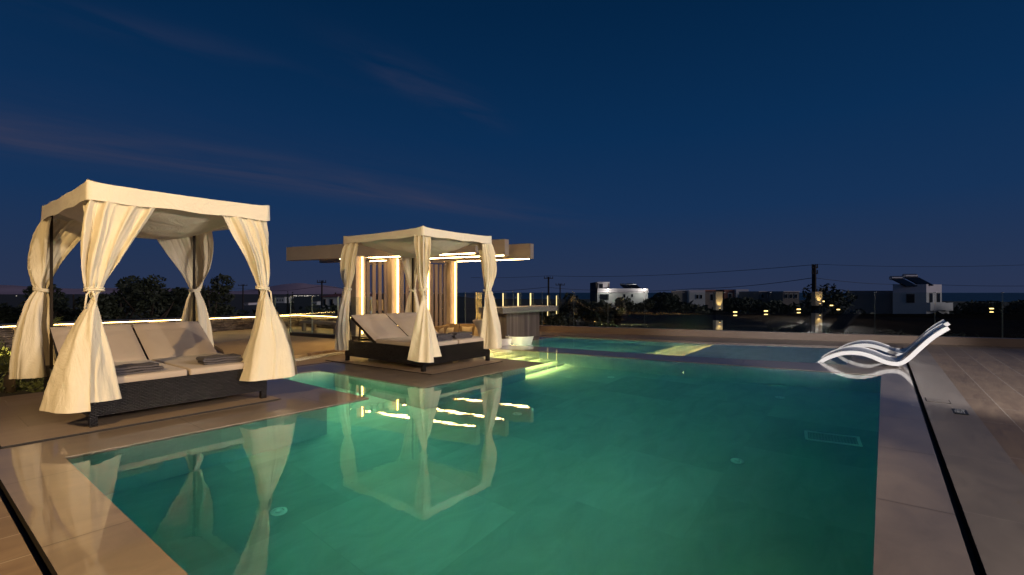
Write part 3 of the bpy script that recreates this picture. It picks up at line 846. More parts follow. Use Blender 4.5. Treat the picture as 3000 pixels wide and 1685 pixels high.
# ------------------------------------------------------------------ wave loungers standing in the ledge
def lounger(origin, ang, label):
    root = empty('ledge_lounger', (origin[0], origin[1], 0), ang)
    tag(root, label, 'pool lounger', 'white wave shaped loungers')
    key = [(0, -.02), (.09, .062), (.2, .132), (.358, .200), (.514, .226), (.65, .220), (.796, .178), (.953, .110), (1.07, .092), (1.151, .116), (1.242, .206), (1.343, .336), (1.474, .494), (1.582, .600), (1.694, .690)]
    # Catmull-Rom
    pts = []
    for i in range(len(key) - 1):
        p0, p1, p2, p3 = key[max(0, i - 1)], key[i], key[i + 1], key[min(len(key) - 1, i + 2)]
        for k in range(5):
            t = k / 5
            pts.append(tuple(.5 * ((2 * p1[c]) + (-p0[c] + p2[c]) * t + (2 * p0[c] - 5 * p1[c] + 4 * p2[c] - p3[c]) * t * t + (-p0[c] + 3 * p1[c] - 3 * p2[c] + p3[c]) * t ** 3) for c in (0, 1)))
    pts.append(key[-1])
    w = .80; th = .066
    top, bot = [], []
    n = len(pts)
    for i in range(n):
        a, b = pts[max(0, i - 1)], pts[min(n - 1, i + 1)]
        tx, tz = b[0] - a[0], b[1] - a[1]; l = math.hypot(tx, tz)
        top.append(pts[i]); bot.append((pts[i][0] + tz / l * th, pts[i][1] - tx / l * th))
    def prof(y, inset):
        return [(p[0], y, p[1] - inset * .018) for p in top], [(p[0], y, p[1]) for p in bot]
    rows = []
    for fy in (0, .04, .12, .5, .88, .96, 1):
        e = min(fy, 1 - fy); dish = math.sin(math.pi * fy) ** .5
        rows.append(prof(w * fy, dish if fy not in (0, 1) else 0))
    mb = MB(); vs = []; fs = []
    for (tp, bt) in rows: vs += tp + bt
    S = 2 * n; K = len(rows)
    for r_ in range(K - 1):
        for i in range(n - 1):
            a = r_ * S + i; fs.append((a, a + 1, a + S + 1, a + S)); b = r_ * S + n + i; fs.append((b, b + S, b + S + 1, b + 1))
        for i in (0, n - 1):
            a = r_ * S + i; b = r_ * S + n + i; fs.append((a, a + S, b + S, b))
    for r_ in (0, K - 1):
        for i in range(n - 1):
            a = r_ * S + i; b = r_ * S + n + i; fs.append((a, b, b + 1, a + 1))
    mb.add(vs, fs)
    bo = mb.build('body', white_gel, root, smooth=True)
    m = bo.modifiers.new('soft_edges', 'BEVEL'); m.width = .006; m.segments = 2; m.limit_method = 'ANGLE'; m.angle_limit = R(50)
    bo.data.set_sharp_from_angle(angle=R(50))
    # hollow foot block standing on the ledge below the waterline
    fb = MB()
    fb.add([(-.02, .03, -.17), (-.02, w - .03, -.17), (.17, w - .03, -.17), (.17, .03, -.17), (-.0, .03, -.045), (-.0, w - .03, -.045), (.09, w - .03, -.005), (.09, .03, -.005)],
           [(0, 1, 2, 3), (4, 7, 6, 5), (0, 4, 5, 1), (1, 5, 6, 2), (2, 6, 7, 3), (3, 7, 4, 0)])
    fb.build('foot', white_gel, root)
    return root
f0 = at(2390, 1060)
lang = math.atan2(-E2.y, -E2.x)
lounger((f0.x, f0.y), lang, 'white wave shaped pool lounger on the wet ledge, in front of its twin')
lounger((f0.x + E1.x * 1.52 - E2.x * .12, f0.y + E1.y * 1.52 - E2.y * .12), lang, 'white wave shaped pool lounger behind its twin, close to the glass fence')

# deck plate and skimmer lid beside the drain slot
p = (at(2790, 1200) + at(2838, 1218)) / 2
r = empty('depth_sign_plate', (p.x, p.y, .004), ROT1); r.scale = (.82, .53, 1)
MB().box((0, 0, .004), (.30, .20, .008)).build('plate', plate_m, r)
mk = MB(); zz = .0088
for k in range(14):
    a = 2 * math.pi * k / 14; a2 = 2 * math.pi * (k + 1) / 14
    mk.bar((-.03 + .05 * math.cos(a), .03 + .05 * math.sin(a), zz), (-.03 + .05 * math.cos(a2), .03 + .05 * math.sin(a2), zz), .012, .001)
mk.bar((-.075, .065, zz), (.015, -.005, zz), .012, .001)
mk.bar((-.05, .03, zz + .0012), (.0, .045, zz + .0012), .016, .001)
for k in range(6): mk.bar((-.10 + k * .025, -.05 + .008 * (k % 2), zz), (-.075 + k * .025, -.05 + .008 * ((k + 1) % 2), zz), .009, .001)
for k in range(3):
    mk.box((.09, .05 - k * .022, zz), (.05, .012, .001))
mk.box((.085, -.045, zz), (.014, .05, .001)); mk.box((.11, -.045, zz), (.014, .05, .001))
mk.build('marking', mark_m, r)
tag(r, 'small black pool sign plate with pale markings set in the deck', 'sign')
p = at(2747, 1175)
r = empty('skimmer_lid', (p.x, p.y, .004), ROT1)
MB().box((0, 0, .002), (.215, .19, .004)).build('lid', border_m, r)
g = MB()
for sx in (-1, 1): g.box((sx * .1125, 0, .001), (.008, .206, .002))
for sy in (-1, 1): g.box((0, sy * .0995, .001), (.216, .008, .002))
g.build('frame', black_m, r)
tag(r, 'square tile lid with dark gap in the deck behind the sign plate', 'lid')

# ------------------------------------------------------------------ glass fence on its tiled curb
def fence(name, A, B, joints, zt, curb_h, curb_w, cm, label, gap=.014, clamps=True):
    A, B = Vector(A), Vector(B)
    root = empty(name, A)
    ang = math.atan2((B - A).y, (B - A).x); root.rotation_euler.z = ang
    Lg = (B - A).length
    MB().box((Lg / 2, curb_w / 2, curb_h / 2), (Lg, curb_w, curb_h)).build('curb', cm, root)
    ts = [0.0] + joints + [Lg]
    for i in range(len(ts) - 1):
        a, b = ts[i] + gap / 2, ts[i + 1] - gap / 2
        g = MB(); c = ((a + b) / 2, curb_w * .35, (curb_h + zt) / 2 + .002); s = (b - a, .014, zt - curb_h - .004)
        g.box(c, s); g.mi = [1, 1, 0, 0, 1, 1]
        g.build('glass_pane', [glass_m, edge_m], root)
    if clamps:
        for t in joints:
            k = MB().lathe([(0, -.012), (.028, -.008), (.034, 0), (.0, .006)], 12, (t, curb_w * .35, zt + .004)); k.build('clamp', chrome_m, root, smooth=True)
    tag(root, label, 'fence')
    return root
def joint_ts(A, B, pxs):
    A, B = Vector(A), Vector(B); d = (B - A).normalized(); out = []
    for px in pxs:
        k = (px - CX) / FPX
        # A.x + d.x t = k (A.y + d.y t)
        t = (k * A.y - A.x) / (d.x - k * d.y); out.append(t)
    return sorted(t for t in out if .3 < t < (B - A).length - .3)
FA, FB = (-3.2, 16.58, 0), (17.6, 7.95, 0)
fence('glass_fence', FA, FB, joint_ts(FA, FB, [1360, 1424, 1501, 1586, 1679, 1779.5, 1887.6, 2001.5, 2123.6, 2257, 2403.8, 2566, 2743, 2942.6]), 1.2, .177, .22, curb_m,
      'long frameless glass fence on a wood look curb behind the pools and the bar')
GA, GB = at(800, 984.5), at(1085, 1004)
fence('glass_fence', GA, GB, joint_ts(GA, GB, [846, 909, 985]), 1.09, .125, .16, curb_dark, 'shorter glass fence on a dark curb between stone wall and smaller daybed')

# glowing strips added on the glass to imitate reflections of the column lights
fd = (Vector(FB) - Vector(FA)).normalized(); fn = Vector((fd.y, -fd.x, 0))
for px, y0, y1, w_, lb in ((1428.6, 866, 930, .030, 'thin imitated light reflection beside the bar end of the cabana curtain'), (1474.5, 859, 905, .030, 'thin imitated light reflection behind the counter, second from the curtain'), (1518.6, 859, 905, .040, 'thickest imitated light reflection behind the middle of the counter'),
                           (1555, 859, 905, .034, 'imitated light reflection over the far half of the counter'), (1605, 866, 925, .016, 'dim thin imitated light reflection dropping below the counter edge'), (1631, 866, 920, .018, 'dim thin imitated light reflection at the very tip of the counter')):
    k = (px - CX) / FPX; A = Vector(FA); t = (k * A.y - A.x) / (fd.x - k * fd.y)
    P = A + fd * t + fn * -.02
    zt, zb = CAMH - (y0 - HY) / FPX * P.y, CAMH - (y1 - HY) / FPX * P.y
    P = P + fn * .04
    r = empty('light_reflection', (P.x, P.y, zb))
    MB().box((0, 0, (zt - zb) / 2), (w_, .02, zt - zb), rz=math.atan2(fd.y, fd.x)).build('glow_strip', reflection_m, r)
    MB().box((-fn.x * .016, -fn.y * .016, (zt - zb) / 2), (w_ * .7, .012, zt - zb - .02), rz=math.atan2(fd.y, fd.x)).build('channel', tank_m, r)
    tag(r, lb, 'light', 'imitated light reflections on the glass behind the bar')

# ------------------------------------------------------------------ bar counter, half-sunk pool seats
bl, brr = Vector((-.136, 12.05, 0)), Vector((.755, 13.37, 0))
bdv = (brr - bl).normalized(); bnv = Vector((-bdv.y, bdv.x, 0))
r = empty('bar_counter', bl, math.atan2(bdv.y, bdv.x))
Lb = (brr - bl).length
MB().box((Lb / 2, .40, .345), (Lb, .80, .69)).build('body', panel_m, r)
S0 = Vector((-.22, 11.55, 0)); S1 = Vector((1.28, 13.52, 0)); S3 = Vector((-.84, 12.02, 0)); S2 = S1 + (S3 - S0)
b = MB()
inv = Matrix.Rotation(-math.atan2(bdv.y, bdv.x), 4, 'Z') @ Matrix.Translation(-bl)
cs = [inv @ p for p in (S0, S1, S2, S3)]
vs = [(c.x, c.y, z) for z in (.69, .83) for c in cs]
b.add(vs, [(3, 2, 1, 0), (4, 5, 6, 7), (0, 1, 5, 4), (1, 2, 6, 5), (2, 3, 7, 6), (3, 0, 4, 7)])
b.mi = [0, 1, 0, 0, 0, 0]
b.build('counter_top', [mosaic_m, cover_m], r)
tag(r, 'grey wood panelled pool bar with a patterned mosaic counter edge', 'bar counter')

def pool_seat(px, py, yaw, lb):
    p = at(px, py)
    r = empty('pool_seat', (p.x, p.y, -.45), yaw)
    # round seat block with a curved low back whose ends sweep down to points
    mb = MB(); NA = 28
    vs = []; fs = []
    Rr, th = .33, .07
    for i in range(NA + 1):
        a = -R(88) + R(176) * i / NA
        e_ = max(0, abs(a) / R(88) - .62) / .38
        for (rad, z, sw) in ((Rr, 0, 0), (Rr * 1.02, .34, .10), (Rr * 1.13, .60, 0), (Rr * 1.13 - th, .60, 0), (Rr - th, .30, .10)):
            aa = a * (1 - sw * 1.6 * e_)
            vs.append((rad * math.cos(aa), rad * math.sin(aa), z))
    for i in range(NA):
        for k in range(5):
            k2 = (k + 1) % 5
            fs.append((i * 5 + k, (i + 1) * 5 + k, (i + 1) * 5 + k2, i * 5 + k2))
    fs.append((0, 1, 2, 3, 4)); fs.append(tuple(NA * 5 + q for q in (4, 3, 2, 1, 0)))
    mb.add(vs, fs); mb.build('backrest', white_gel, r, smooth=True).data.set_sharp_from_angle(angle=R(40))
    MB().lathe([(0, -.45), (.20, -.45), (.24, -.1), (.31, .22), (.31, .30), (0, .31)], 28).build('seat', white_gel, r, smooth=True)
    tag(r, lb, 'pool seat', 'white seats standing in the upper pool')
pool_seat(1460, 1008, R(-118), 'white curved pool seat standing nearer the dark band of coping')
pool_seat(1524, 1001, R(-118), 'white curved pool seat standing further along the bar, touching its neighbour')

# ------------------------------------------------------------------ pergola: three beams, four lit columns, slat screens
perg = empty('pergola', (-2.9, 14.3, 0))
tag(perg, 'beige pergola with three deep beams, lit columns and slat screens behind smaller daybed', 'pergola')
PO = Vector(perg.location)
ZB = 2.2
beams = [((-.91, 12.1), (-7.1, 15.2), .42), ((-.19, 12.8), (-6.5, 16.3), .42), ((.54, 14.16), (-5.7, 17.5), .44)]
for k, (a, b_, h) in enumerate(beams):
    a, b_ = Vector((a[0], a[1], 0)), Vector((b_[0], b_[1], 0)); d = (b_ - a).normalized(); s = Vector((-d.y, d.x, 0))
    wd = .22
    off = s * -(wd / 2) * 1
    p0, p1 = a + off - PO + Vector((0, 0, ZB + h / 2)), b_ + off - PO + Vector((0, 0, ZB + h / 2))
    bo = MB().bar(p0, p1, wd, h).build('beam', beam_m, perg); bevel(bo, .006, 1, False)
    l0, l1 = a + off + d * .10 - PO, b_ + off - d * 2.2 - PO
    MB().bar(l0 + Vector((0, 0, ZB - .008)), l1 + Vector((0, 0, ZB - .008)), .034, .018).build('light_strip', led_beam_m, bo)
cA, cD = Vector((-4.1, 13.1, 0)), Vector((-1.84, 15.3, 0)); cd = (cD - cA).normalized(); cn = Vector((cd.y, -cd.x, 0))
cols = [cA.lerp(cD, t) for t in (0, .343, .675, 1.0)]
for k, c in enumerate(cols):
    cen = c - cn * .15 - PO
    colo = MB().box(cen + Vector((0, 0, ZB / 2 - .004)), (.28, .30, ZB - .008), ax=(cd, cn, Vector((0, 0, 1)))).build('column', beam_m, perg)
    bevel(colo, .006, 1, False)
    f_ = c + cn * .050 + cd * .02 - PO
    MB().box(f_ + Vector((0, 0, ZB / 2 + .02)), (.035, .018, ZB - .12), ax=(cd, cn, Vector((0, 0, 1)))).build('light_strip', led_m, colo)
    MB().box(f_ - cn * .030 + Vector((0, 0, ZB / 2 + .02)), (.016, .039, ZB - .14), ax=(cd, cn, Vector((0, 0, 1)))).build('mounting_batten', slat_m, colo)
for k in range(3):
    a, b_ = cols[k], cols[k + 1]; Ls = (b_ - a).length
    sc = MB()
    ns = 4
    for i in range(ns):
        t = .235 + (Ls - .36) * (i + .3) / ns
        sc.box(a + cd * t - cn * .15 - PO + Vector((0, 0, ZB / 2 - .05)), (.10, .045, ZB - .14), ax=(cd, cn, Vector((0, 0, 1))))
    for z in (.06, ZB - .06):
        sc.box((a + b_) / 2 - cn * .15 - PO + Vector((0, 0, z)), (Ls - .29, .06, .05), ax=(cd, cn, Vector((0, 0, 1))))
    sc.build('slat_screen', slat_m, perg)

# ------------------------------------------------------------------ sunken lounge: corner sofa, pillows, cocktail table
sfp = Vector((-1.25, 14.1, -.6))
sr = empty('corner_sofa', sfp, R(40))
def cush(mb, c, s): mb.box(c, s)
o = MB().box((.55, 0, .2), (2.0, .75, .40)).box((-.72, -.55, .2), (.75, 1.9, .38)).build('seat', sofa_m, sr); bevel(o, .04, 3)
lounge_def = None
for (px0, px1, ytop, ybot, Y, yaw) in ((1282, 1306, 955, 990, 13.6, R(62)), (1306, 1345, 949, 995, 14.25, R(2)), (1347, 1402, 950, 995, 14.3, R(-4))):
    pc = far((px0 + px1) / 2, (ytop + ybot) / 2, Y); w_ = (px1 - px0) / FPX * Y; h_ = (ybot - ytop) / FPX * Y + .25
    ml = Matrix.Rotation(-R(40), 4, 'Z') @ (pc - sfp)
    o = MB().box((0, 0, 0), (w_ + (.35 if px0 == 1282 else 0), .18, h_)).build('back_cushion', sofa_m, sr, loc=(ml.x, ml.y, ml.z - .12), rz=yaw - R(40)); bevel(o, .045, 4)
tag(sr, 'mustard corner sofa in the sunken lounge under the lit column', 'sofa')
def pillow(px, py, Y, w_, h_, yaw, tilt, lb, seed):
    pc = far(px, py, Y)
    mb = MB(); NP = 16; vs = []; fs = []
    for s in (1, -1):
        for j in range(NP + 1):
            for i in range(NP + 1):
                fx, fy = i / NP * 2 - 1, j / NP * 2 - 1
                pin = 1 - .10 * (1 - abs(fy) ** 2) * abs(fx) ** 3
                pin2 = 1 - .10 * (1 - abs(fx) ** 2) * abs(fy) ** 3
                t = .075 * ((1 - fx ** 2) * (1 - fy ** 2)) ** .42
                vs.append((fx * w_ / 2 * pin, s * -t, fy * h_ / 2 * pin2))
    off = (NP + 1) ** 2
    for j in range(NP):
        for i in range(NP):
            a = j * (NP + 1) + i
            fs.append((a, a + 1, a + NP + 2, a + NP + 1)); fs.append((off + a, off + a + NP + 1, off + a + NP + 2, off + a + 1))
    mb.add(vs, fs)
    o = mb.build('throw_pillow', pillow_m, None, smooth=True, loc=pc)
    o.rotation_euler = (tilt, 0, yaw)
    tag(o, lb, 'pillow', 'cream pillows on the corner sofa')
pillow(1287, 977, 13.4, .30, .32, R(30), R(-15), 'cream throw pillow mostly hidden behind the middle curtain of the smaller daybed', 1)
pillow(1314, 974, 13.7, .31, .30, R(6), R(-18), 'cream throw pillow leaning below the lit column', 2)
pillow(1368, 971, 13.8, .32, .30, R(-6), R(-18), 'pale patterned throw pillow alone in the middle of the sofa back', 3)
pillow(1402, 976, 13.4, .30, .36, R(-30), R(-15), 'cream throw pillow tucked behind the white cocktail table', 4)
p = at(1420, 998, 0.0); p = Vector((-.68, 12.0, -.6))
r = empty('cocktail_table', p)
MB().lathe([(.0, 0), (.26, 0), (.25, .05), (.17, .35), (.14, .62), (.17, .85), (.27, 1.04), (.30, 1.09), (.30, 1.105), (0, 1.11)], 32).build('stretch_cover', cover_m, r, smooth=True)
MB().lathe([(0, 1.111), (.285, 1.111), (.285, 1.118), (0, 1.12)], 32).build('table_top', cover_m, r)
tag(r, 'high cocktail table in a flared pale stretch cover beside the bar', 'table')

# ------------------------------------------------------------------ ochre patio, courtyard, stone wall, bench, chairs behind the screen
G = [(-6.67, 10.75), (-6.2, 13.0), (-3.2, 11.2), (-3.0, 10.5), (-3.94, 8.75), (-5.1, 8.62), (-5.75, 9.6)]
tag(MB().poly([G], .06).wall(G, -.1, .06).build('ochre_patio', patio_m), kind='structure')
g0, g1 = at(850, 1060), at(1000, 1036.5)
tag(MB().bar((g0.x, g0.y, .02), (g1.x, g1.y, .02), .16, .03).build('pebble_strip', gravel_m), kind='structure')
k0, k1 = at(905, 1046), at(1003, 1031)
tag(MB().bar((k0.x, k0.y, .035), (k1.x, k1.y, .035), .12, .07).build('kerb', curb_m), kind='structure')

W0, W1, W2 = Vector((-12.6, 10.5, 0)), Vector((-7.6, 17.2, 0)), Vector((-4.4, 15.05, 0))
sw = empty('stone_wall', W1)
def wl(p, q, z0, z1, th, mb):
    d = (q - p).normalized(); s = Vector((-d.y, d.x, 0))
    mb.box((p + q) / 2 + s * th / 2 - W1 + Vector((0, 0, (z0 + z1) / 2)), ((q - p).length, th, z1 - z0), rz=math.atan2(d.y, d.x))
m_ = MB(); wl(W0, W1, -1.2, .36, .35, m_); wl(W1, W2, -1.2, .36, .35, m_); rnd = random.Random(21)
for p, q_ in ((W0, W1), (W1, W2)):
    d = (q_ - p).normalized(); s = Vector((-d.y, d.x, 0)); Lw = (q_ - p).length
    z = -.62
    while z < .34:
        hh = rnd.uniform(.028, .07); t = 0
        while t < Lw:
            ll = rnd.uniform(.12, .48); pr = rnd.uniform(.004, .055)
            m_.box(p + d * (t + ll / 2) - s * (pr / 2) - W1 + Vector((0, 0, min(z + hh / 2, .352))), (ll - rnd.uniform(.004, .014), pr, hh - rnd.uniform(.004, .010)), rz=math.atan2(d.y, d.x) + rnd.uniform(-.02, .02))
            t += ll
        z += hh
m_.build('stone_face', slate_m, sw)
m_ = MB()
for p, q_ in ((W0, W1), (W1, W2)):
    d = (q_ - p).normalized(); s = Vector((-d.y, d.x, 0))
    m_.box((p + q_) / 2 + s * .14 - W1 + Vector((0, 0, .43)), ((q_ - p).length + .1, .46, .05), rz=math.atan2(d.y, d.x))
m_.build('wall_cap', curb_dark, sw)
m_ = MB()
for p, q_ in ((W0, W1), (W1, W2)):
    d = (q_ - p).normalized(); s = Vector((-d.y, d.x, 0))
    m_.box((p + q_) / 2 - s * .035 - W1 + Vector((0, 0, .396)), ((q_ - p).length - .1, .02, .012), rz=math.atan2(d.y, d.x))
m_.build('light_strip', led_wall_m, sw)
tag(sw, 'low dark stacked stone wall with a glowing strip under its cap', 'wall')

bq = far(930, 969, 14.9); bq.z = 0
r = empty('garden_bench', bq, R(-33))
MB().box((.35, 0, .29), (1.75, .5, .07)).build('seat', beam_m, r)
for sx in (-.42, 1.12):
    for sy in (-.18, .18): MB().box((sx, sy, .127), (.09, .09, .254)).build('leg', beam_m, r)
tag(r, 'low pale bench standing behind the shorter glass fence', 'bench')

def chair(p, yaw, lb):
    r = empty('patio_chair', p, yaw)
    MB().box((0, 0, .47), (.44, .42, .06)).build('seat', pillow_m, r)
    b = MB(); NB = 10
    for i in range(NB):
        a0, a1 = R(-60) + R(120) * i / NB, R(-60) + R(120) * (i + 1) / NB
        b.bar((.24 * math.sin(a0), .22 * math.cos(a0) - .02, .78), (.24 * math.sin(a1), .22 * math.cos(a1) - .02, .78), .03, .36)
    b.build('backrest', pillow_m, r)
    for sx in (-.18, .18):
        for sy in (-.17, .17): MB().box((sx, sy, .22), (.035, .035, .44)).build('leg', post_m, r)
    tag(r, lb, 'chair', 'pale chairs behind the pergola slats')
for px, Y, yaw, lb in ((1086, 15.6, .4, 'pale chair seen between slats closest to the glowing end column'), (1101, 15.9, .1, 'pale chair seen through the middle gaps of the slat screen'), (1121, 16.1, -.3, 'pale chair seen beside the inner column of the slat screen')):
    pc = far(px, 900, Y); chair((pc.x, pc.y, 0), yaw, lb)

# ------------------------------------------------------------------ land, sea, hills
def hland(x, y):
    d = math.hypot(x, y)
    z = -1.35 - .0125 * max(0, d - 12) - .35 * min(1, max(0, (d - 14) / 30))
    if x < -.12 * y: z = max(z, -26.0)
    return z + .5 * noise.noise(Vector((x * .03, y * .03, 0))) * min(1, d / 60)
mb = MB(); vs = []; fs = []
rads = [0, 4, 8, 12, 16, 20, 26, 34, 45, 60, 80, 110, 150, 210, 300, 420, 600, 850, 1200, 1700, 2300, 2600, 5000, 10500]
NA = 96
for r_ in rads:
    for k in range(NA):
        a = 2 * math.pi * k / NA
        x, y = r_ * math.cos(a), r_ * math.sin(a); vs.append((x, y, hland(x, y) if r_ > 0 else -1.5))
for i in range(len(rads) - 1):
    for k in range(NA):
        k2 = (k + 1) % NA; fs.append((i * NA + k, (i + 1) * NA + k, (i + 1) * NA + k2, i * NA + k2))
mb.add(vs, fs)
# move land just below the terrace so the basin stays clear of it
for i, v in enumerate(mb.v):
    if math.hypot(v[0], v[1]) < 15: mb.v[i] = (v[0], v[1], -1.75)
tag(mb.build('land', land_m, smooth=True), kind='structure')
mb = MB().lathe([(0, -33.2), (60000, -33.2), (60000, -33.0), (0, -33.0)], 96)
tag(mb.build('sea', sea_m), kind='structure')
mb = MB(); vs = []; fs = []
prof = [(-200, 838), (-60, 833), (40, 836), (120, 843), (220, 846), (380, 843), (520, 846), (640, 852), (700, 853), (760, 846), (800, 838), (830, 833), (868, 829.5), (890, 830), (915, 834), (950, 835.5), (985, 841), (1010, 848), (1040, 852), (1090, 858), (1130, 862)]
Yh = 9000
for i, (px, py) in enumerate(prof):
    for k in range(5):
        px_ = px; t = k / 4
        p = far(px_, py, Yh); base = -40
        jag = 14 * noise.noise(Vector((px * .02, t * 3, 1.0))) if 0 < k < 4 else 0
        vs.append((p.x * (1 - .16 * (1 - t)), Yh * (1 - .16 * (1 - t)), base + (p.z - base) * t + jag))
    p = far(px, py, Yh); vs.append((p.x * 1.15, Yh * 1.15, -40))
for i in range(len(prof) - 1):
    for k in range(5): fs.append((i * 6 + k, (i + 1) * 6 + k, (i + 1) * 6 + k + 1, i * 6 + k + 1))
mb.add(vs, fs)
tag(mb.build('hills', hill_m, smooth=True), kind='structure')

# ------------------------------------------------------------------ trees and planting
def leaf_cloud(mb, blobs, n, size, rnd, flat=.7):
    tot = sum(b[3] for b in blobs)
    for _ in range(n):
        x = rnd.uniform(0, tot); k = 0
        while x > blobs[k][3]: x -= blobs[k][3]; k += 1
        c, rx, rz, _w = blobs[k]
        while True:
            p = Vector((rnd.uniform(-1, 1), rnd.uniform(-1, 1), rnd.uniform(-1, 1)))
            l = p.length
            if .25 < l < 1: break
        p = p * (l ** -.35) if l > .3 else p
        p = Vector((p.x * rx, p.y * rx, p.z * rz)) + c
        a = Vector((rnd.uniform(-1, 1), rnd.uniform(-1, 1), rnd.uniform(-.6, .9))).normalized()
        b = a.cross(Vector((rnd.uniform(-1, 1), rnd.uniform(-1, 1), rnd.uniform(-1, 1)))).normalized()
        s = size * rnd.uniform(.6, 1.35)
        mb.add([p - a * s, p - b * s * .38, p + a * s, p + b * s * .38], [(0, 1, 2, 3)])
def tree(name, base, h, w, n, size, lm, label, cat, group, seed, trunk_h=.35, shape='round'):
    rnd = random.Random(seed)
    r = empty(name, base)
    tk = MB()
    tk.tube([(0, 0, -.3), (.03 * h * rnd.uniform(-1, 1), 0, h * trunk_h * .5), (0, .02 * h, h * trunk_h), (0, 0, h * .8)], [.045 * h ** .8, .036 * h ** .8, .028 * h ** .8, .008 * h], 7)
    for k in range(5):
        a = rnd.uniform(0, 6.28); z0 = h * trunk_h * rnd.uniform(.7, 1.2)
        tk.tube([(0, 0, z0), (math.cos(a) * w * .22, math.sin(a) * w * .22, z0 + h * .18), (math.cos(a) * w * .38, math.sin(a) * w * .38, z0 + h * rnd.uniform(.25, .4))], [.018 * h, .012 * h, .004 * h], 5)
    tk.build('trunk', bark_m, r, smooth=True)
    blobs = []
    nb = 16 if shape == 'round' else 8
    for k in range(nb):
        if shape == 'round':
            a = rnd.uniform(0, 6.28); rr = w * .5 * math.sqrt(rnd.random()) * .75; z = h * rnd.uniform(trunk_h * .6, .86)
            q_ = 1 - .45 * abs((z / h - .55) / .45)
            rx = w * rnd.uniform(.14, .24); blobs.append((Vector((math.cos(a) * rr * q_, math.sin(a) * rr * q_, z)), rx, min(rx * .8, (h - z) * .95 + .05), rx * rx))
        else:
            z = h * (.12 + .84 * k / (nb - 1)); rx = w * .5 * (1 - .8 * (k / (nb - 1)) ** 1.5)
            blobs.append((Vector((0, 0, z * .93)), rx, h * .1, rx + .05))
    lv = MB(); leaf_cloud(lv, blobs, n, size, rnd)
    lv.build('crown', lm, r)
    tag(r, label, cat, group)
    return r
def put(px, Y): 
    x = (px - CX) / FPX * Y
    return Vector((x, Y, hland(x, Y)))
def tree_at(name, px, ytop, wpx, Y, n, lm, label, cat, group, seed, **kw):
    b = put(px, Y); top = CAMH - (ytop - HY) / FPX * Y
    size = kw.pop('size', .0065 * Y)
    return tree(name, b, top - b.z, wpx / FPX * Y, n, size, lm, label, cat, group, seed, **kw)
TG = 'dark trees behind the stone wall'
for i, (px, yt, w_, Y, lb) in enumerate([
    (20, 850, 130, 25, 'low dark tree filling the frame edge behind the larger daybed'),
    (118, 812, 120, 24, 'dark tree between the two curtains at the larger daybed head'),
    (215, 822, 120, 26, 'dark tree showing just beside the knotted front curtain'),
    (352, 800, 120, 25, 'slim topped dark tree seen under the canopy beside the front curtain'),
    (440, 790, 170, 23, 'tallest dark tree framed under the larger canopy'),
    (515, 832, 110, 27, 'short dark tree against the back curtain of the larger daybed'),
    (610, 788, 150, 24, 'dark tree with ragged crown between back and side curtains'),
    (300, 850, 130, 22, 'low bushy dark tree under the canopy behind the backrest cushions')]):
    tree_at('dark_tree', px, yt, w_, Y, 2600, leaf_a, lb, 'tree', TG, 100 + i, trunk_h=.3, size=.0046 * Y)
BG = 'bushy trees beyond the glass fence'
for i, (px, yt, w_, Y, lm, lb) in enumerate([
    (1668, 858, 110, 48, leaf_a, 'rounded dark tree just past the imitated reflections and bar tip'),
    (1740, 884, 130, 40, leaf_b, 'low olive bush in front of the lamp lit white house, tower side'),
    (1832, 872, 110, 36, leaf_b, 'olive bush in front of the lamp lit white house, centre'),
    (1885, 870, 60, 38, leaf_b, 'narrow olive bush at the end of the lamp lit white house'),
    (1945, 858, 110, 50, leaf_a, 'large dark tree between lamp lit house and coloured house row'),
    (1610, 892, 120, 34, leaf_b, 'olive bush behind the counter overhang'),
    (2030, 893, 100, 38, leaf_b, 'olive bush below the pale end of the coloured house row'),
    (2180, 872, 150, 55, leaf_a, 'dark tree covering the far end of the coloured house row'),
    (2270, 882, 120, 50, leaf_a, 'dark tree between coloured house row and the tall thick pole'),
    (2425, 826, 190, 45, leaf_a, 'wide domed dark tree around the tall thick pole'),
    (2870, 882, 140, 48, leaf_a, 'dark hedge like tree beyond the arched balcony house'),
    (2990, 880, 150, 46, leaf_a, 'dark hedge like tree at the frame edge beyond the fence')]):
    tree_at('bushy_tree', px, yt, w_, Y, 1800, lm, lb, 'tree', BG, 200 + i, trunk_h=.15, size=.005 * Y)
for i, (px, yt, w_, Y, lb) in enumerate([(843, 853, 5, 70, 'thin dark cypress, left one of the pair over the town lights'), (857, 853, 9, 70, 'fuller dark cypress, tallest of the pair over the town lights')]):
    tree_at('cypress', px, yt, w_ * 1.6, Y, 260, leaf_a, lb, 'tree', 'cypresses below the hill', 300 + i, trunk_h=.1, shape='spire', size=.16)
# low scrub filling the slope behind the fences: one uncountable mass
rnd = random.Random(5); sb = MB()
for _ in range(420):
    side = rnd.random()
    px = rnd.uniform(-100, 1060) if side < .4 else rnd.uniform(1560, 3100)
    Y = rnd.uniform(22, 75) if px > 1500 else rnd.uniform(21, 60)
    b = put(px, Y); rx = rnd.uniform(.6, 1.5) * (Y / 40) ** .5
    leaf_cloud(sb, [(b + Vector((0, 0, rx * .5)), rx, rx * .75, 1.0)], 42, .0085 * Y, rnd)
tag(sb.build('scrub_undergrowth', leaf_a), kind='stuff')

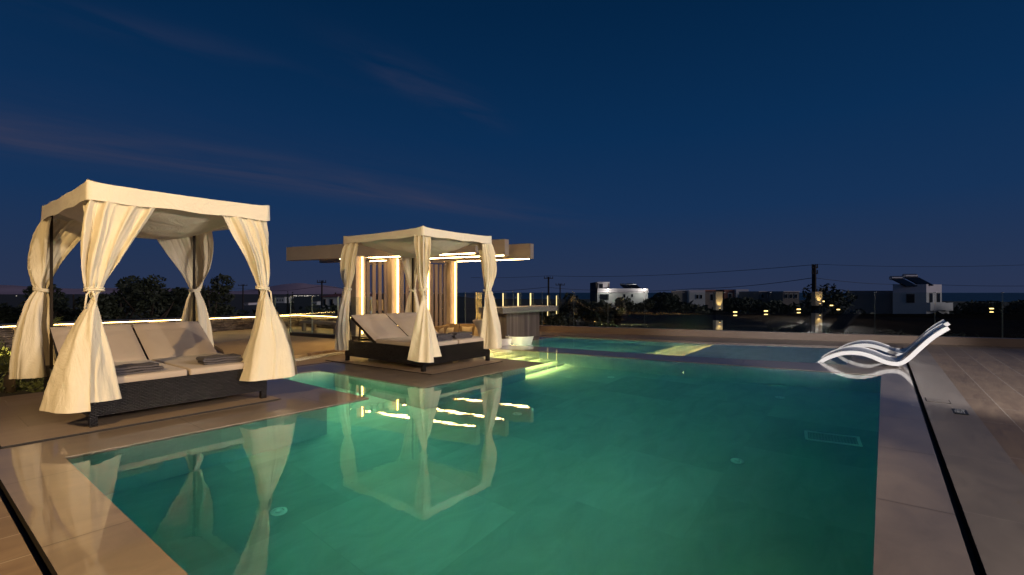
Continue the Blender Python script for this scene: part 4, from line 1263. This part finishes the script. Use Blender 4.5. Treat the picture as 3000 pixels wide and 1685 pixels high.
# garden bed beside the larger daybed
gb = [(-9.8, .5), (-5.88, 5.55), (-4.75, 7.05), (-5.35, 8.5), (-6.85, 10.7), (-9.2, 14.4), (-14, 12), (-14, 0)]
tag(MB().poly([gb], -.12).wall(gb, -1.7, -.12).build('garden_bed', garden_m), kind='structure')
def frond_plant(base, h, nf, lb, seed, cat='plant'):
    rnd = random.Random(seed); r = empty('palm_plant', base)
    MB().tube([(0, 0, -.05), (0, 0, h * .18), (.01, 0, h * .26)], [.06, .055, .03], 8).build('stem', bark_m, r, smooth=True)
    for k in range(nf):
        a = 2 * math.pi * k / nf + rnd.uniform(-.3, .3); el = rnd.uniform(.5, 1.25); Lf = h * rnd.uniform(.7, 1.05)
        f = MB(); pts = []
        for i in range(11):
            t = i / 10; rr = Lf * t * math.cos(el) * (1 + .25 * t); z = h * .22 + Lf * (t * math.sin(el) - .42 * t * t * (1.3 - math.sin(el)))
            pts.append(Vector((math.cos(a) * rr, math.sin(a) * rr, z)))
        f.tube(pts, [.008 - .0006 * i for i in range(11)], 5)
        for i in range(2, 11):
            d = (pts[i] - pts[i - 1]).normalized(); s = d.cross(Vector((0, 0, 1))).normalized()
            for sg in (-1, 1):
                for q_ in (0, .5):
                    b = pts[i - 1].lerp(pts[i], q_); ll = Lf * .32 * math.sin(math.pi * (.15 + .8 * i / 11)); tip = b + d * ll * .75 + s * sg * ll * .6 + Vector((0, 0, -.12 * ll))
                    m_ = b.lerp(tip, .45) + Vector((0, 0, .03 * ll)); wv = d.cross(tip - b).normalized().cross(tip - b).normalized() * .011
                    f.add([b, m_ + wv, tip, m_ - wv], [(0, 1, 2, 3)])
        f.build('frond', leaf_c, r)
    tag(r, lb, cat, 'palm plants in the garden bed')
b = at(28, 1150, -.12); frond_plant(b, 1.05, 11, 'spiky palm plant lit by the garden spotlight', 4)
b = at(-40, 1120, -.12); frond_plant(b, .95, 10, 'spiky palm plant cut by the frame edge', 9)
gc = MB(); rnd = random.Random(12)
for _ in range(60):
    px = rnd.uniform(-30, 150); py = rnd.uniform(1085, 1150)
    b = at(px, py, -.12)
    leaf_cloud(gc, [(b + Vector((0, 0, .05)), .14, .09, 1.0)], 22, .035, rnd)
tag(gc.build('ground_cover', leaf_c), kind='stuff')
p = at(34, 1128, -.12)
r = empty('garden_spotlight', p)
MB().tube([(0, 0, -.05), (0, 0, .07)], .008, 8).build('spike', post_m, r)
MB().tube([(.0, -.03, .07), (.0, .02, .115)], [.03, .04], 14).build('housing', post_m, r, smooth=False)
MB().tube([(.0, .021, .116), (.0, .026, .120)], [.034, .034], 14).build('lens', lamp_warm, r)
tag(r, 'small round garden spotlight glowing under the palm', 'spotlight')

# ------------------------------------------------------------------ houses, poles, cables
def facing(Y, px): return (px - CX) / FPX * Y
def hbox(mb, px0, px1, y0, y1, Y, dep, mi=0, dy=0.0):
    a, b_ = far(px0, y0, Y), far(px1, y1, Y)
    mb.box(((a.x + b_.x) / 2, Y + dy + dep / 2, (a.z + b_.z) / 2), (abs(b_.x - a.x), dep, abs(a.z - b_.z)), mi=mi)
def hpart(root, name, mat, boxes, Y, parent=None):
    mb = MB()
    for (x0, x1, y0, y1, dep, dy) in boxes: hbox(mb, x0, x1, y0, y1, Y, dep, dy=dy)
    mb.v = [tuple(Vector(v) - root.location) for v in mb.v]
    return mb.build(name, mat, parent or root)
def win(root, x0, x1, y0, y1, Y, frame=white_wall):
    f = hpart(root, 'window', frame, [(x0 - 1.2, x1 + 1.2, y0 - 1.2, y1 + 1.2, .10, -.06)], Y)
    hpart(root, 'pane', pane_m, [(x0, x1, y0, y1, .06, -.10)], Y, f)

Y = 95; b = put(1822, Y)
h1 = empty('white_house', b)
hpart(h1, 'wall', white_wall, [(1750, 1898, 857, 893, 7, 0), (1753, 1785, 830, 848, 5, .6), (1750, 1898, 893, 935, 7, .3)], Y)
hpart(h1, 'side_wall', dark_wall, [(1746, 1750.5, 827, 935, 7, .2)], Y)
hpart(h1, 'parapet', white_wall, [(1750, 1898, 845.5, 857, 7.4, -.35), (1750.5, 1787, 826, 830, 5.6, .2)], Y)
hpart(h1, 'stair_tower', grey_wall, [(1782.5, 1787, 830, 846, 4, .5)], Y)
for w_ in ((1757, 1783, 862, 879), (1826, 1832, 862, 872), (1849, 1854, 862, 871), (1754.5, 1766, 832, 845)): win(h1, *w_, Y)
hpart(h1, 'door', white_wall, [(1808, 1820, 862, 888, .08, -.05)], Y)
for px in (1780, 1887):
    lp = hpart(h1, 'wall_lamp', tank_m, [(px - 1.6, px + 1.6, 845, 846.5, .3, -.66)], Y)
    hpart(h1, 'bulb', lamp_cool, [(px - 1.6, px + 1.6, 846.6, 849, .28, -.65)], Y, lp)
def heater(root, px, py, Y, s, flip=1):
    mb = MB(); c = far(px, py, Y) - root.location
    t = MB().tube([c + Vector((-.55 * s, 1.5, .35 * s)), c + Vector((.55 * s, 1.5, .35 * s))], .22 * s, 12); t.build('water_tank', tank_m, root, smooth=False)
    pn = MB(); pn.add([c + Vector((-.6 * s, 1.2, .25 * s)), c + Vector((.6 * s, 1.2, .25 * s)), c + Vector((1.15 * s, .2, -.45 * s)), c + Vector((-.05 * s, .2, -.45 * s)),
                       c + Vector((-.6 * s, 1.3, .18 * s)), c + Vector((.6 * s, 1.3, .18 * s)), c + Vector((1.15 * s, .3, -.52 * s)), c + Vector((-.05 * s, .3, -.52 * s))],
                      [(0, 3, 2, 1), (4, 5, 6, 7), (0, 1, 5, 4), (1, 2, 6, 5), (2, 3, 7, 6), (3, 0, 4, 7)])
    pn.build('solar_panel', pane_m, root)
heater(h1, 1829, 838, Y, .9); heater(h1, 1848, 838.5, Y, 1.0); heater(h1, 1861, 838, Y, 1.0)
tag(h1, 'white flat roofed house with small tower and two parapet lamps', 'house')

for px in (1780, 1887):
    ld = bpy.data.lights.new('house_lamp', 'POINT'); ld.energy = 130; ld.color = (1, .93, .86); ld.shadow_soft_size = .15
    lo = bpy.data.objects.new('house_lamp', ld); COL.objects.link(lo); lo.location = far(px, 852.5, 93.2)
Y = 85; b = put(2098, Y)
h2 = empty('row_house', b)
hpart(h2, 'pale_wall', white_wall, [(2020, 2066, 850, 935, 7, 0)], Y); hpart(h2, 'pale_wall', white_wall, [(2157, 2193, 848, 935, 7, 0)], Y)
hpart(h2, 'taupe_wall', grey_wall, [(2068, 2098, 850, 935, 6, .8)], Y); hpart(h2, 'taupe_wall', grey_wall, [(2006, 2020, 852, 935, 6, 1.2)], Y)
hpart(h2, 'terracotta_wall', pink_wall, [(2126, 2157, 849, 935, 6, .6)], Y)
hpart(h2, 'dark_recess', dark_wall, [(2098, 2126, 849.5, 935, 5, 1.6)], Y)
hpart(h2, 'roof_edge', pink_wall, [(2066, 2100, 849, 853, 6.2, .5)], Y)
for w_ in ((2040, 2045.5, 864, 875), (2051, 2056.5, 864, 875), (2081, 2089, 862, 881), (2134, 2143, 860, 878), (2164, 2170, 863, 874), (2176, 2182, 863, 873)): win(h2, *w_, Y)
tag(h2, 'row house with white, taupe and terracotta sections beyond the fence', 'house')

# corner house with blue shaded side
Y = 48
cz = put(2714, Y).z
h3 = empty('balcony_house', (facing(Y, 2714), Y, cz))
zt = far(0, 833, Y).z - cz; d1 = Vector((-.93, .36, 0)); d2 = Vector((.86, .51, 0))
def quadbox(mb, o, u, lu, v, lv, z0, z1):
    o = Vector(o); p = [o, o + u * lu, o + u * lu + v * lv, o + v * lv]
    mb.add([(a.x, a.y, z) for z in (z0, z1) for a in p], [(3, 2, 1, 0), (4, 5, 6, 7), (0, 1, 5, 4), (1, 2, 6, 5), (2, 3, 7, 6), (3, 0, 4, 7)])
    return mb
quadbox(MB(), (0, 0, 0), d1, 2.75, d2, 3.75, -1, zt).build('wall', white_wall, h3)
quadbox(MB(), d1 * 2.76 + d2 * .5, d1, 4.2, d2, 3.2, -1, zt * .86).build('side_wing', grey_wall, h3)  # white wing coloured grey to imitate its dimming through the fence glass
quadbox(MB(), d2 * 3.76, d2, 1.9, d1, 4.2, -1, zt * .52).build('wing', white_wall, h3)
quadbox(MB(), d2 * .02 - d1 * .32, d2, 3.72, d1, .3, zt * .42, zt * .60).build('balcony', white_wall, h3)
quadbox(MB(), d2 * 3.74 - d1 * .32, d2, 1.95, d1, .3, zt * .40, zt * .585).build('balcony', white_wall, h3)
def face_pane(u, off, s0, s1, z0, z1, fr=True, nv=None):
    f = quadbox(MB(), u * (s0 - .06) + nv * .03 + off, u, s1 - s0 + .12, -nv, .05, z0 - .06, z1 + .06).build('window', grey_wall, h3)
    quadbox(MB(), u * s0 + nv * .055 + off, u, s1 - s0, -nv, .04, z0, z1).build('pane', pane_m, f)
nz_ = Vector((d2.y, -d2.x, 0)); nl_ = Vector((-d1.y * -1, d1.x * -1, 0)); nl_ = Vector((-.36, -.93, 0))
Zv = Vector((0, 0, 0))
face_pane(d2, Zv, .72, 1.35, zt * .60, zt * .80, nv=nz_); face_pane(d2, Zv, 2.5, 3.2, zt * .60, zt * .80, nv=nz_); face_pane(d2, Zv, .7, 1.35, zt * .06, zt * .34, nv=nz_); face_pane(d2, Zv, 2.3, 3.0, zt * .06, zt * .36, nv=nz_)
face_pane(d1, Zv, 1.0, 1.6, zt * .60, zt * .78, nv=nl_)
# arch opening of the wing
ar = MB(); cc = d2 * 4.72 + nz_ * .06; pts = []
for i in range(13):
    a = math.pi * i / 12; pts.append(cc + d2 * (.72 * math.cos(a)) + Vector((0, 0, zt * .20 + .72 * math.sin(a))))
pts += [cc + d2 * -.72 + Vector((0, 0, -.5)), cc + d2 * .72 + Vector((0, 0, -.5))]
pb = [p_ - nz_ * .05 for p_ in pts]; npt = len(pts)
ar.add(pts + pb, [tuple(range(npt)), tuple(range(2 * npt - 1, npt - 1, -1))] + [(i, (i + 1) % npt, npt + (i + 1) % npt, npt + i) for i in range(npt)])
ar.build('archway', dark_wall, h3)
heater(h3, 2660, 824, Y, 1.0); heater(h3, 2702, 820, Y, 1.15)
tag(h3, 'white corner house with balcony, arch and two roof water heaters', 'house')

Y = 62; b = put(985, Y)
h4 = empty('cottage', b)
hpart(h4, 'wall', white_wall, [(939, 1060, 870, 930, 6, 0)], Y)
rf = MB(); a0, a1, a2 = far(933, 870.5, Y), far(1064, 868, Y), far(955, 861, Y); a3 = far(1040, 859.5, Y)
rf.add([a0 + Vector((0, -.3, 0)), a1 + Vector((0, -.3, 0)), a3 + Vector((0, 3, 0)), a2 + Vector((0, 3, 0)), a0 + Vector((0, 6.3, 0)), a1 + Vector((0, 6.3, 0))], [(0, 1, 2, 3), (5, 4, 3, 2), (0, 3, 4), (1, 5, 2), (0, 4, 5, 1)])
rf.v = [tuple(Vector(v) - h4.location) for v in rf.v]; rfo = rf.build('roof', roof_red, h4)
hpart(h4, 'chimney', dark_wall, [(959, 961.5, 857, 864, .3, 2.6)], Y, rfo)
for w_ in ((949, 954, 877, 895), (969, 975, 877, 895)): win(h4, *w_, Y, frame=grey_wall)
tag(h4, 'small white cottage with a red tiled roof beside a curtain', 'house')
for px0, px1, y0, y1, Yq, lb in ((808, 834, 871, 888, 120, 'tiny pale house between the larger daybed curtain and first fence post'), (911, 929, 884, 894, 110, 'tiny low white house with three dark openings'), (714, 728, 888, 894, 130, 'tiny white hut under the thin far pole')):
    b = put((px0 + px1) / 2, Yq); h = empty('far_house', b)
    hpart(h, 'wall', white_wall, [(px0, px1, y0, y1, 5, 0)], Yq)
    hpart(h, 'roof', grey_wall, [(px0 - .6, px1 + .6, y0 - 1, y0, 5.4, -.2)], Yq)
    for k in range(3):
        x0 = px0 + (px1 - px0) * (.18 + .27 * k); hpart(h, 'window', pane_m, [(x0, x0 + 2.2, y0 + (y1 - y0) * .35, y0 + (y1 - y0) * .7, .1, -.06)], Yq)
    tag(h, lb, 'house', 'tiny houses below the hill')

for px0, px1, y0, y1, Yq, lb in ((2222, 2287, 853, 905, 70, 'house reflection built as a low pale block, left of two, between coloured row house and domed tree'), (2294, 2341, 853, 905, 66, 'house reflection built as a low pale block, right of two, touching the domed tree')):
    b = put((px0 + px1) / 2, Yq); h = empty('reflected_house', b)  # solid blocks added for reflections of a building in the fence glass
    hpart(h, 'wall', grey_wall, [(px0, px1, y0 + 2, y1 + 20, 6, 0)], Yq)
    hpart(h, 'parapet', white_wall, [(px0 - .8, px1 + .8, y0, y0 + 2.5, 6.3, -.15)], Yq)
    for k in range(3):
        x0 = px0 + (px1 - px0) * (.12 + .30 * k); win(h, x0, x0 + 7, y0 + 9, y0 + 20, Yq)
    tag(h, lb, 'house', 'house reflections built as low pale blocks')
def pole(px, ytop, Y, rad, lb, arms=1):
    b = put(px, Y); h = far(px, ytop, Y).z - b.z
    r = empty('utility_pole', b)
    MB().tube([(0, 0, -.5), (0, 0, h)], [rad * 1.15, rad], 8).build('shaft', pole_m, r)
    for k in range(arms):
        ca = MB().box((0, -.1, h - .25 - .5 * k), (.019 * Y if arms == 1 else .5, .1, .1)); ca.build('crossarm', pole_m, r)
        ins = MB()
        for s in (-.9, -.35, .35, .9):
            x = s * (.019 * Y if arms == 1 else .5) / 2
            ins.tube([(x, -.1, h - .2 - .5 * k), (x, -.1, h + .05 - .5 * k)], .05, 6)
        ins.build('insulator', pole_m, r)
    tag(r, lb, 'pole', 'utility poles')
    return Vector((b.x, b.y, b.z + h))
pole(943, 822, 62, .10, 'wooden utility pole rising behind the red roofed cottage')
pole(1607, 811, 75, .13, 'wooden utility pole with crossarm just past the bar tip')
pole(1641, 831, 80, .10, 'shorter utility pole without visible wires branching, next to the lamp lit house', 1)
pole(2385, 776, 42, .17, 'tall thick dark pole rising out of the domed tree', 2)
pole(712, 833, 95, .12, 'faint thin utility pole beside the larger daybed curtain tie')
def cable(pts, lb, r=.022):
    P = []
    for i in range(len(pts) - 1):
        a, b_ = Vector(pts[i]), Vector(pts[i + 1]); 
        for k in range(12):
            t = k / 12; p_ = a.lerp(b_, t); p_.z -= (a - b_).length * .012 * 4 * t * (1 - t); P.append(p_)
    P.append(Vector(pts[-1]))
    o = MB().tube(P, r, 5).build('power_cable', cable_m, smooth=True)
    tag(o, lb, 'cable', 'power cables')
cable([far(1380, 813, 75), far(1607, 808, 75), far(2383, 776, 42)], 'upper power cable from the bar side pole to the thick pole', .022)
cable([far(1380, 856, 75), far(1607, 841, 75)], 'sagging power cable running towards the cabana from the bar side pole', .03)
cable([far(1607, 842, 75), far(1760, 850, 80), far(2030, 846, 60), far(2383, 814, 42)], 'lower power cable passing in front of the lamp lit house roof', .026)
cable([far(2387, 774, 42), far(3060, 774, 40)], 'upper power cable crossing the sky over the balcony house', .014)
cable([far(2387, 814, 42), far(2690, 832, 52), far(3080, 837, 46)], 'lower power cable passing the water heaters of the balcony house', .018)
cable([far(640, 846, 95), far(712, 846, 95), far(943, 838, 62), far(1090, 850, 62)], 'power cable slung in front of the distant hill', .022)

# lower garden wall with up and down lights, lit pillars
gw = empty('garden_wall', (facing(27, 2300), 27, 0))
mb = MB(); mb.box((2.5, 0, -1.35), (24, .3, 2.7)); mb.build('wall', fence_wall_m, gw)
tag(gw, 'long low dark garden wall beyond the glass fence', 'wall')
for px, y0, lb in ((2154, 915, 'twin bar wall lamp nearest the lit pillar below the coloured house row'), (2244, 912, 'twin bar wall lamp between the two lit pillars, middle one'), (2340, 907, 'twin bar wall lamp just before the pillar under the domed tree'), (2905, 905, 'twin bar wall lamp alone beyond the balcony house')):
    Y = 26.7; c = far(px, y0 + 4, Y)
    r = empty('wall_lamp', c)
    MB().box((0, .06, 0), (.12, .10, .12)).build('housing', dark_wall, r)
    MB().box((0, .0, .09), (.19, .05, .05)).build('upper_light', lamp_warm, r)
    MB().box((0, .0, -.10), (.17, .05, .035)).build('lower_light', lamp_warm, r)
    tag(r, lb, 'lamp', 'twin bar wall lamps')
for px, y0, lb in ((2413, 883, 'small amber wall light nearest the thick pole'), (2436, 895, 'small amber bar light, middle of the descending three'), (2456, 907, 'small amber bar light, lowest of the descending three')):
    c = far(px, y0, 26.6); r = empty('bar_light', c)
    MB().box((0, .05, 0), (.14, .05, .06)).build('housing', dark_wall, r)
    MB().box((0, 0, 0), (.15 if px > 2420 else .08, .04, .045)).build('lens', lamp_warm, r)
    tag(r, lb, 'lamp', 'amber bar lights by the thick pole')
def pillar(px, ytop, wpx, ylamp, ylow, lb):
    Y = 25.5; b = far(px, 990, Y); t = far(px, ytop, Y)
    r = empty('lit_pillar', b)
    w_ = wpx / FPX * Y
    zl, zu = far(px, ylow - 2, Y).z - b.z, far(px, ylamp + 3, Y).z - b.z
    MB().box((0, w_ / 2, zl / 2), (w_, w_, zl)).build('lower_shaft', beam_m, r)
    MB().box((0, w_ / 2 + .01, (zl + zu) / 2), (w_ * .94, w_ * .94, zu - zl)).build('unlit_gap', fence_wall_m, r)  # dark colour paints the unlit stretch between the two glows
    MB().box((0, w_ / 2, (zu + t.z - b.z) / 2), (w_, w_, t.z - b.z - zu)).build('upper_shaft', beam_m, r)
    for yy, up in ((ylamp, True), (ylow, False)):  # lower lamp is added to imitate the mirrored glow of the uplight
        c = far(px, yy, Y) - b
        MB().tube([c + Vector((0, -.10, -.05)), c + Vector((0, -.10, .05))], .045, 10).build('lamp_housing', post_m, r)
        MB().tube([c + Vector((0, -.10, .052 if up else -.052)), c + Vector((0, -.10, .062 if up else -.062))], .04, 10).build('lens', lamp_warm, r)
        ld = bpy.data.lights.new('pillar_lamp', 'SPOT'); ld.energy = 26 if up else 16; ld.color = (1, .66, .24); ld.spot_size = R(70); ld.spot_blend = .7; ld.shadow_soft_size = .03
        lo = bpy.data.objects.new('pillar_lamp', ld); COL.objects.link(lo); lo.parent = r
        lo.location = c + Vector((0, -.12, .075 if up else -.075)); lo.rotation_euler = (R(180 - 12) if up else R(12), 0, 0)
    tag(r, lb, 'pillar', 'uplit pillars beyond the fence')
pillar(2107, 855, 20, 906, 941, 'uplit pale pillar in front of the coloured house row')
pillar(2399, 855, 20, 893, 920, 'uplit pale pillar under the domed tree')

# scattered lamps of the far shore town
tl = MB(); rnd = random.Random(3)
for _ in range(46):
    px = rnd.choice([rnd.gauss(868, 5), rnd.uniform(845, 935), rnd.uniform(880, 930), rnd.gauss(890, 12)]); py = rnd.uniform(866, 868)
    p = far(px, py, 2500); s = rnd.uniform(.7, 1.6); tl.box(p, (s * 1.6, 1, s))
for px, py in ((48, 867), (590, 868), (1510, 872), (1600, 873), (1930, 875), (1990, 873), (1985, 875), (2212, 874), (1740, 874)):
    tl.box(far(px, py, 900), (.9, .5, .6))
tag(tl.build('town_lights', town_m), kind='stuff')

# ------------------------------------------------------------------ light and sky
def spot(name, loc, target, power, col, size, blend=.4, rad=.06):
    ld = bpy.data.lights.new(name, 'SPOT'); ld.energy = power; ld.color = col; ld.spot_size = R(size); ld.spot_blend = blend; ld.shadow_soft_size = rad
    o = bpy.data.objects.new(name, ld); COL.objects.link(o); o.location = loc
    d = Vector(target) - Vector(loc); o.rotation_euler = d.to_track_quat('-Z', 'Y').to_euler()
    return o
WARM = (1.0, .66, .27); MILD = (1.0, .82, .59); COOL = (1.0, .95, .93)
spot('villa_wall_lamp', (7.0, 1.0, 2.7), (-2.9, 6.4, 1.1), 1650, MILD, 46, .4, .05)
spot('villa_wall_lamp', (4.75, .3, 2.7), (-2.6, 6.4, 1.0), 950, MILD, 52, .5, .05)
spot('villa_wall_lamp', (-2.4, -1.6, 3.6), (-3.0, 3.0, .0), 1700, WARM, 95, .6)
spot('villa_eave_lamp', (4.2, -2.2, 4.0), (6.4, 8.2, .3), 4600, COOL, 29, .5)
spot('villa_eave_lamp', (3.2, -2.6, 4.2), (4.4, 4.2, 0), 1250, (1.0, .85, .70), 95, .8, .1)
spot('patio_fill_spot', (-1.5, 12.25, 2.12), (-3.7, 9.7, 0), 620, (1.0, .62, .20), 75, .9, .05)  # unseen spot added to brighten the ochre patio
gl = bpy.data.lights.new('garden_spot_beam', 'SPOT'); gl.energy = 60; gl.color = (1, .75, .25); gl.spot_size = R(110); gl.shadow_soft_size = .03
go = bpy.data.objects.new('garden_spot_beam', gl); COL.objects.link(go); gp = at(34, 1128, -.12); go.location = (gp.x, gp.y + .04, gp.z + .16); go.rotation_euler = (R(165), 0, 0)

sl_ = bpy.data.lights.new('dusk_glow_sun', 'SUN'); sl_.energy = .9; sl_.angle = R(30); sl_.color = (1.0, .86, .90)
so_ = bpy.data.objects.new('dusk_glow_sun', sl_); COL.objects.link(so_)
so_.rotation_euler = Vector((-.95, .31, -.22)).to_track_quat('-Z', 'Y').to_euler()
w = bpy.data.worlds.new('World'); scene.world = w; w.use_nodes = True
nt = w.node_tree; nt.nodes.clear()
wo = nt.nodes.new('ShaderNodeOutputWorld'); bg = nt.nodes.new('ShaderNodeBackground')
sky = nt.nodes.new('ShaderNodeTexSky'); sky.sky_type = 'NISHITA'; sky.sun_disc = False
sky.sun_elevation = R(-4.0); sky.sun_rotation = R(230); sky.altitude = 50; sky.dust_density = .6; sky.ozone_density = 4.0
tc = nt.nodes.new('ShaderNodeTexCoord'); sp = nt.nodes.new('ShaderNodeSeparateXYZ'); L(nt, tc.outputs['Generated'], sp.inputs[0])
rp = nt.nodes.new('ShaderNodeValToRGB'); e = rp.color_ramp.elements
e[0].position = 0.0; e[0].color = (.022, .033, .075, 1)
e[1].position = 1.0; e[1].color = (.0004, .006, .022, 1)
for pos, c in ((.06, (.0165, .032, .080, 1)), (.16, (.0075, .030, .090, 1)), (.30, (.003, .025, .082, 1)), (.50, (.001, .0165, .056, 1))):
    x = e.new(pos); x.color = c
L(nt, sp.outputs['Z'], rp.inputs['Fac'])
mn = nt.nodes.new('ShaderNodeMix'); mn.data_type = 'RGBA'; mn.blend_type = 'ADD'; mn.inputs['Factor'].default_value = .02
L(nt, rp.outputs[0], mn.inputs['A']); L(nt, sky.outputs[0], mn.inputs['B'])
# thin dusk clouds on a high flat layer
def M(op, a, b=None, c=None):
    n_ = nt.nodes.new('ShaderNodeMath'); n_.operation = op
    for i, v in enumerate((a, b, c)):
        if v is None: continue
        if isinstance(v, (int, float)): n_.inputs[i].default_value = v
        else: L(nt, v, n_.inputs[i])
    return n_.outputs[0]
zc_ = M('MAXIMUM', sp.outputs['Z'], .02)
cu = M('DIVIDE', sp.outputs['X'], zc_); cv = M('DIVIDE', sp.outputs['Y'], zc_)
dl = M('ADD', M('MULTIPLY', cu, .71), M('MULTIPLY', cv, -.70))      # across the streaks
al = M('ADD', M('MULTIPLY', cu, .70), M('MULTIPLY', cv, .71))       # along the streaks
cb = nt.nodes.new('ShaderNodeCombineXYZ'); L(nt, M('MULTIPLY', dl, 1.0), cb.inputs['X']); L(nt, M('MULTIPLY', al, .28), cb.inputs['Y'])
nz = nt.nodes.new('ShaderNodeTexNoise'); nz.inputs['Scale'].default_value = 1.6; nz.inputs['Detail'].default_value = 8; nz.inputs['Roughness'].default_value = .58; nz.inputs['Distortion'].default_value = .6
L(nt, cb.outputs[0], nz.inputs['Vector'])
def band(center, width, amp):
    q_ = M('DIVIDE', M('SUBTRACT', dl, center), width)
    return M('MULTIPLY', M('POWER', 2.718, M('MULTIPLY', M('MULTIPLY', q_, q_), -1.0)), amp)
msk = M('ADD', M('ADD', band(-4.40, .50, 1.0), band(-4.0, 1.0, .2)), band(-2.05, .16, .0))
fad = nt.nodes.new('ShaderNodeMapRange'); fad.inputs['From Min'].default_value = 6.5; fad.inputs['From Max'].default_value = 2.0; L(nt, al, fad.inputs['Value'])
cld = M('MULTIPLY', M('MULTIPLY', msk, fad.outputs[0]), M('MULTIPLY', M('MAXIMUM', M('SUBTRACT', nz.outputs['Fac'], .30), 0.0), 2.4))
# smaller wisps higher up
def blob(u0, v0, du, dv, wl_, ww, amp):
    a_ = M('SUBTRACT', cu, u0); b_ = M('SUBTRACT', cv, v0)
    p_ = M('DIVIDE', M('ADD', M('MULTIPLY', a_, du), M('MULTIPLY', b_, dv)), wl_)
    q_ = M('DIVIDE', M('ADD', M('MULTIPLY', a_, dv), M('MULTIPLY', b_, -du)), ww)
    return M('MULTIPLY', M('POWER', 2.718, M('MULTIPLY', M('ADD', M('MULTIPLY', p_, p_), M('MULTIPLY', q_, q_)), -1.0)), amp)
n3 = nt.nodes.new('ShaderNodeTexNoise'); n3.inputs['Scale'].default_value = 5.0; n3.inputs['Detail'].default_value = 7; n3.inputs['Distortion'].default_value = 1.0
L(nt, cb.outputs[0], n3.inputs['Vector'])
wis = M('ADD', blob(-.38, 2.42, .49, .87, .42, .13, .6), blob(-1.35, 1.9, .8, .6, .5, .12, .3))
cld = M('ADD', cld, M('MULTIPLY', wis, M('MULTIPLY', M('MAXIMUM', M('SUBTRACT', n3.outputs['Fac'], .35), 0.0), 2.6)))
cld = M('MINIMUM', M('MULTIPLY', cld, .85), .8)
mc = nt.nodes.new('ShaderNodeMix'); mc.data_type = 'RGBA'; mc.inputs['B'].default_value = (.036, .041, .083, 1)
L(nt, cld, mc.inputs['Factor']); L(nt, mn.outputs['Result'], mc.inputs['A'])
L(nt, mc.outputs['Result'], bg.inputs['Color']); bg.inputs['Strength'].default_value = 1.06
L(nt, bg.outputs[0], wo.inputs['Surface'])

# ------------------------------------------------------------------ camera and render settings
cam = bpy.data.cameras.new('Camera'); co = bpy.data.objects.new('Camera', cam); COL.objects.link(co)
co.location = (0, 0, CAMH); co.rotation_euler = (R(90), 0, 0)
cam.sensor_width = 36; cam.lens = FPX / 3000 * 36; cam.shift_y = 14.5 / 3000; cam.clip_start = .05; cam.clip_end = 90000
scene.camera = co
scene.view_settings.view_transform = 'Standard'; scene.view_settings.look = 'None'; scene.view_settings.exposure = 0; scene.view_settings.gamma = 1
scene.render.engine = 'CYCLES'
cy = scene.cycles
cy.use_denoising = True
try: cy.denoiser = 'OPENIMAGEDENOISE'
except Exception: pass
cy.max_bounces = 10; cy.diffuse_bounces = 4; cy.glossy_bounces = 5; cy.transmission_bounces = 8; cy.transparent_max_bounces = 16; cy.volume_bounces = 0
cy.caustics_reflective = True; cy.caustics_refractive = True; cy.blur_glossy = 1.0; cy.sample_clamp_indirect = 80.0
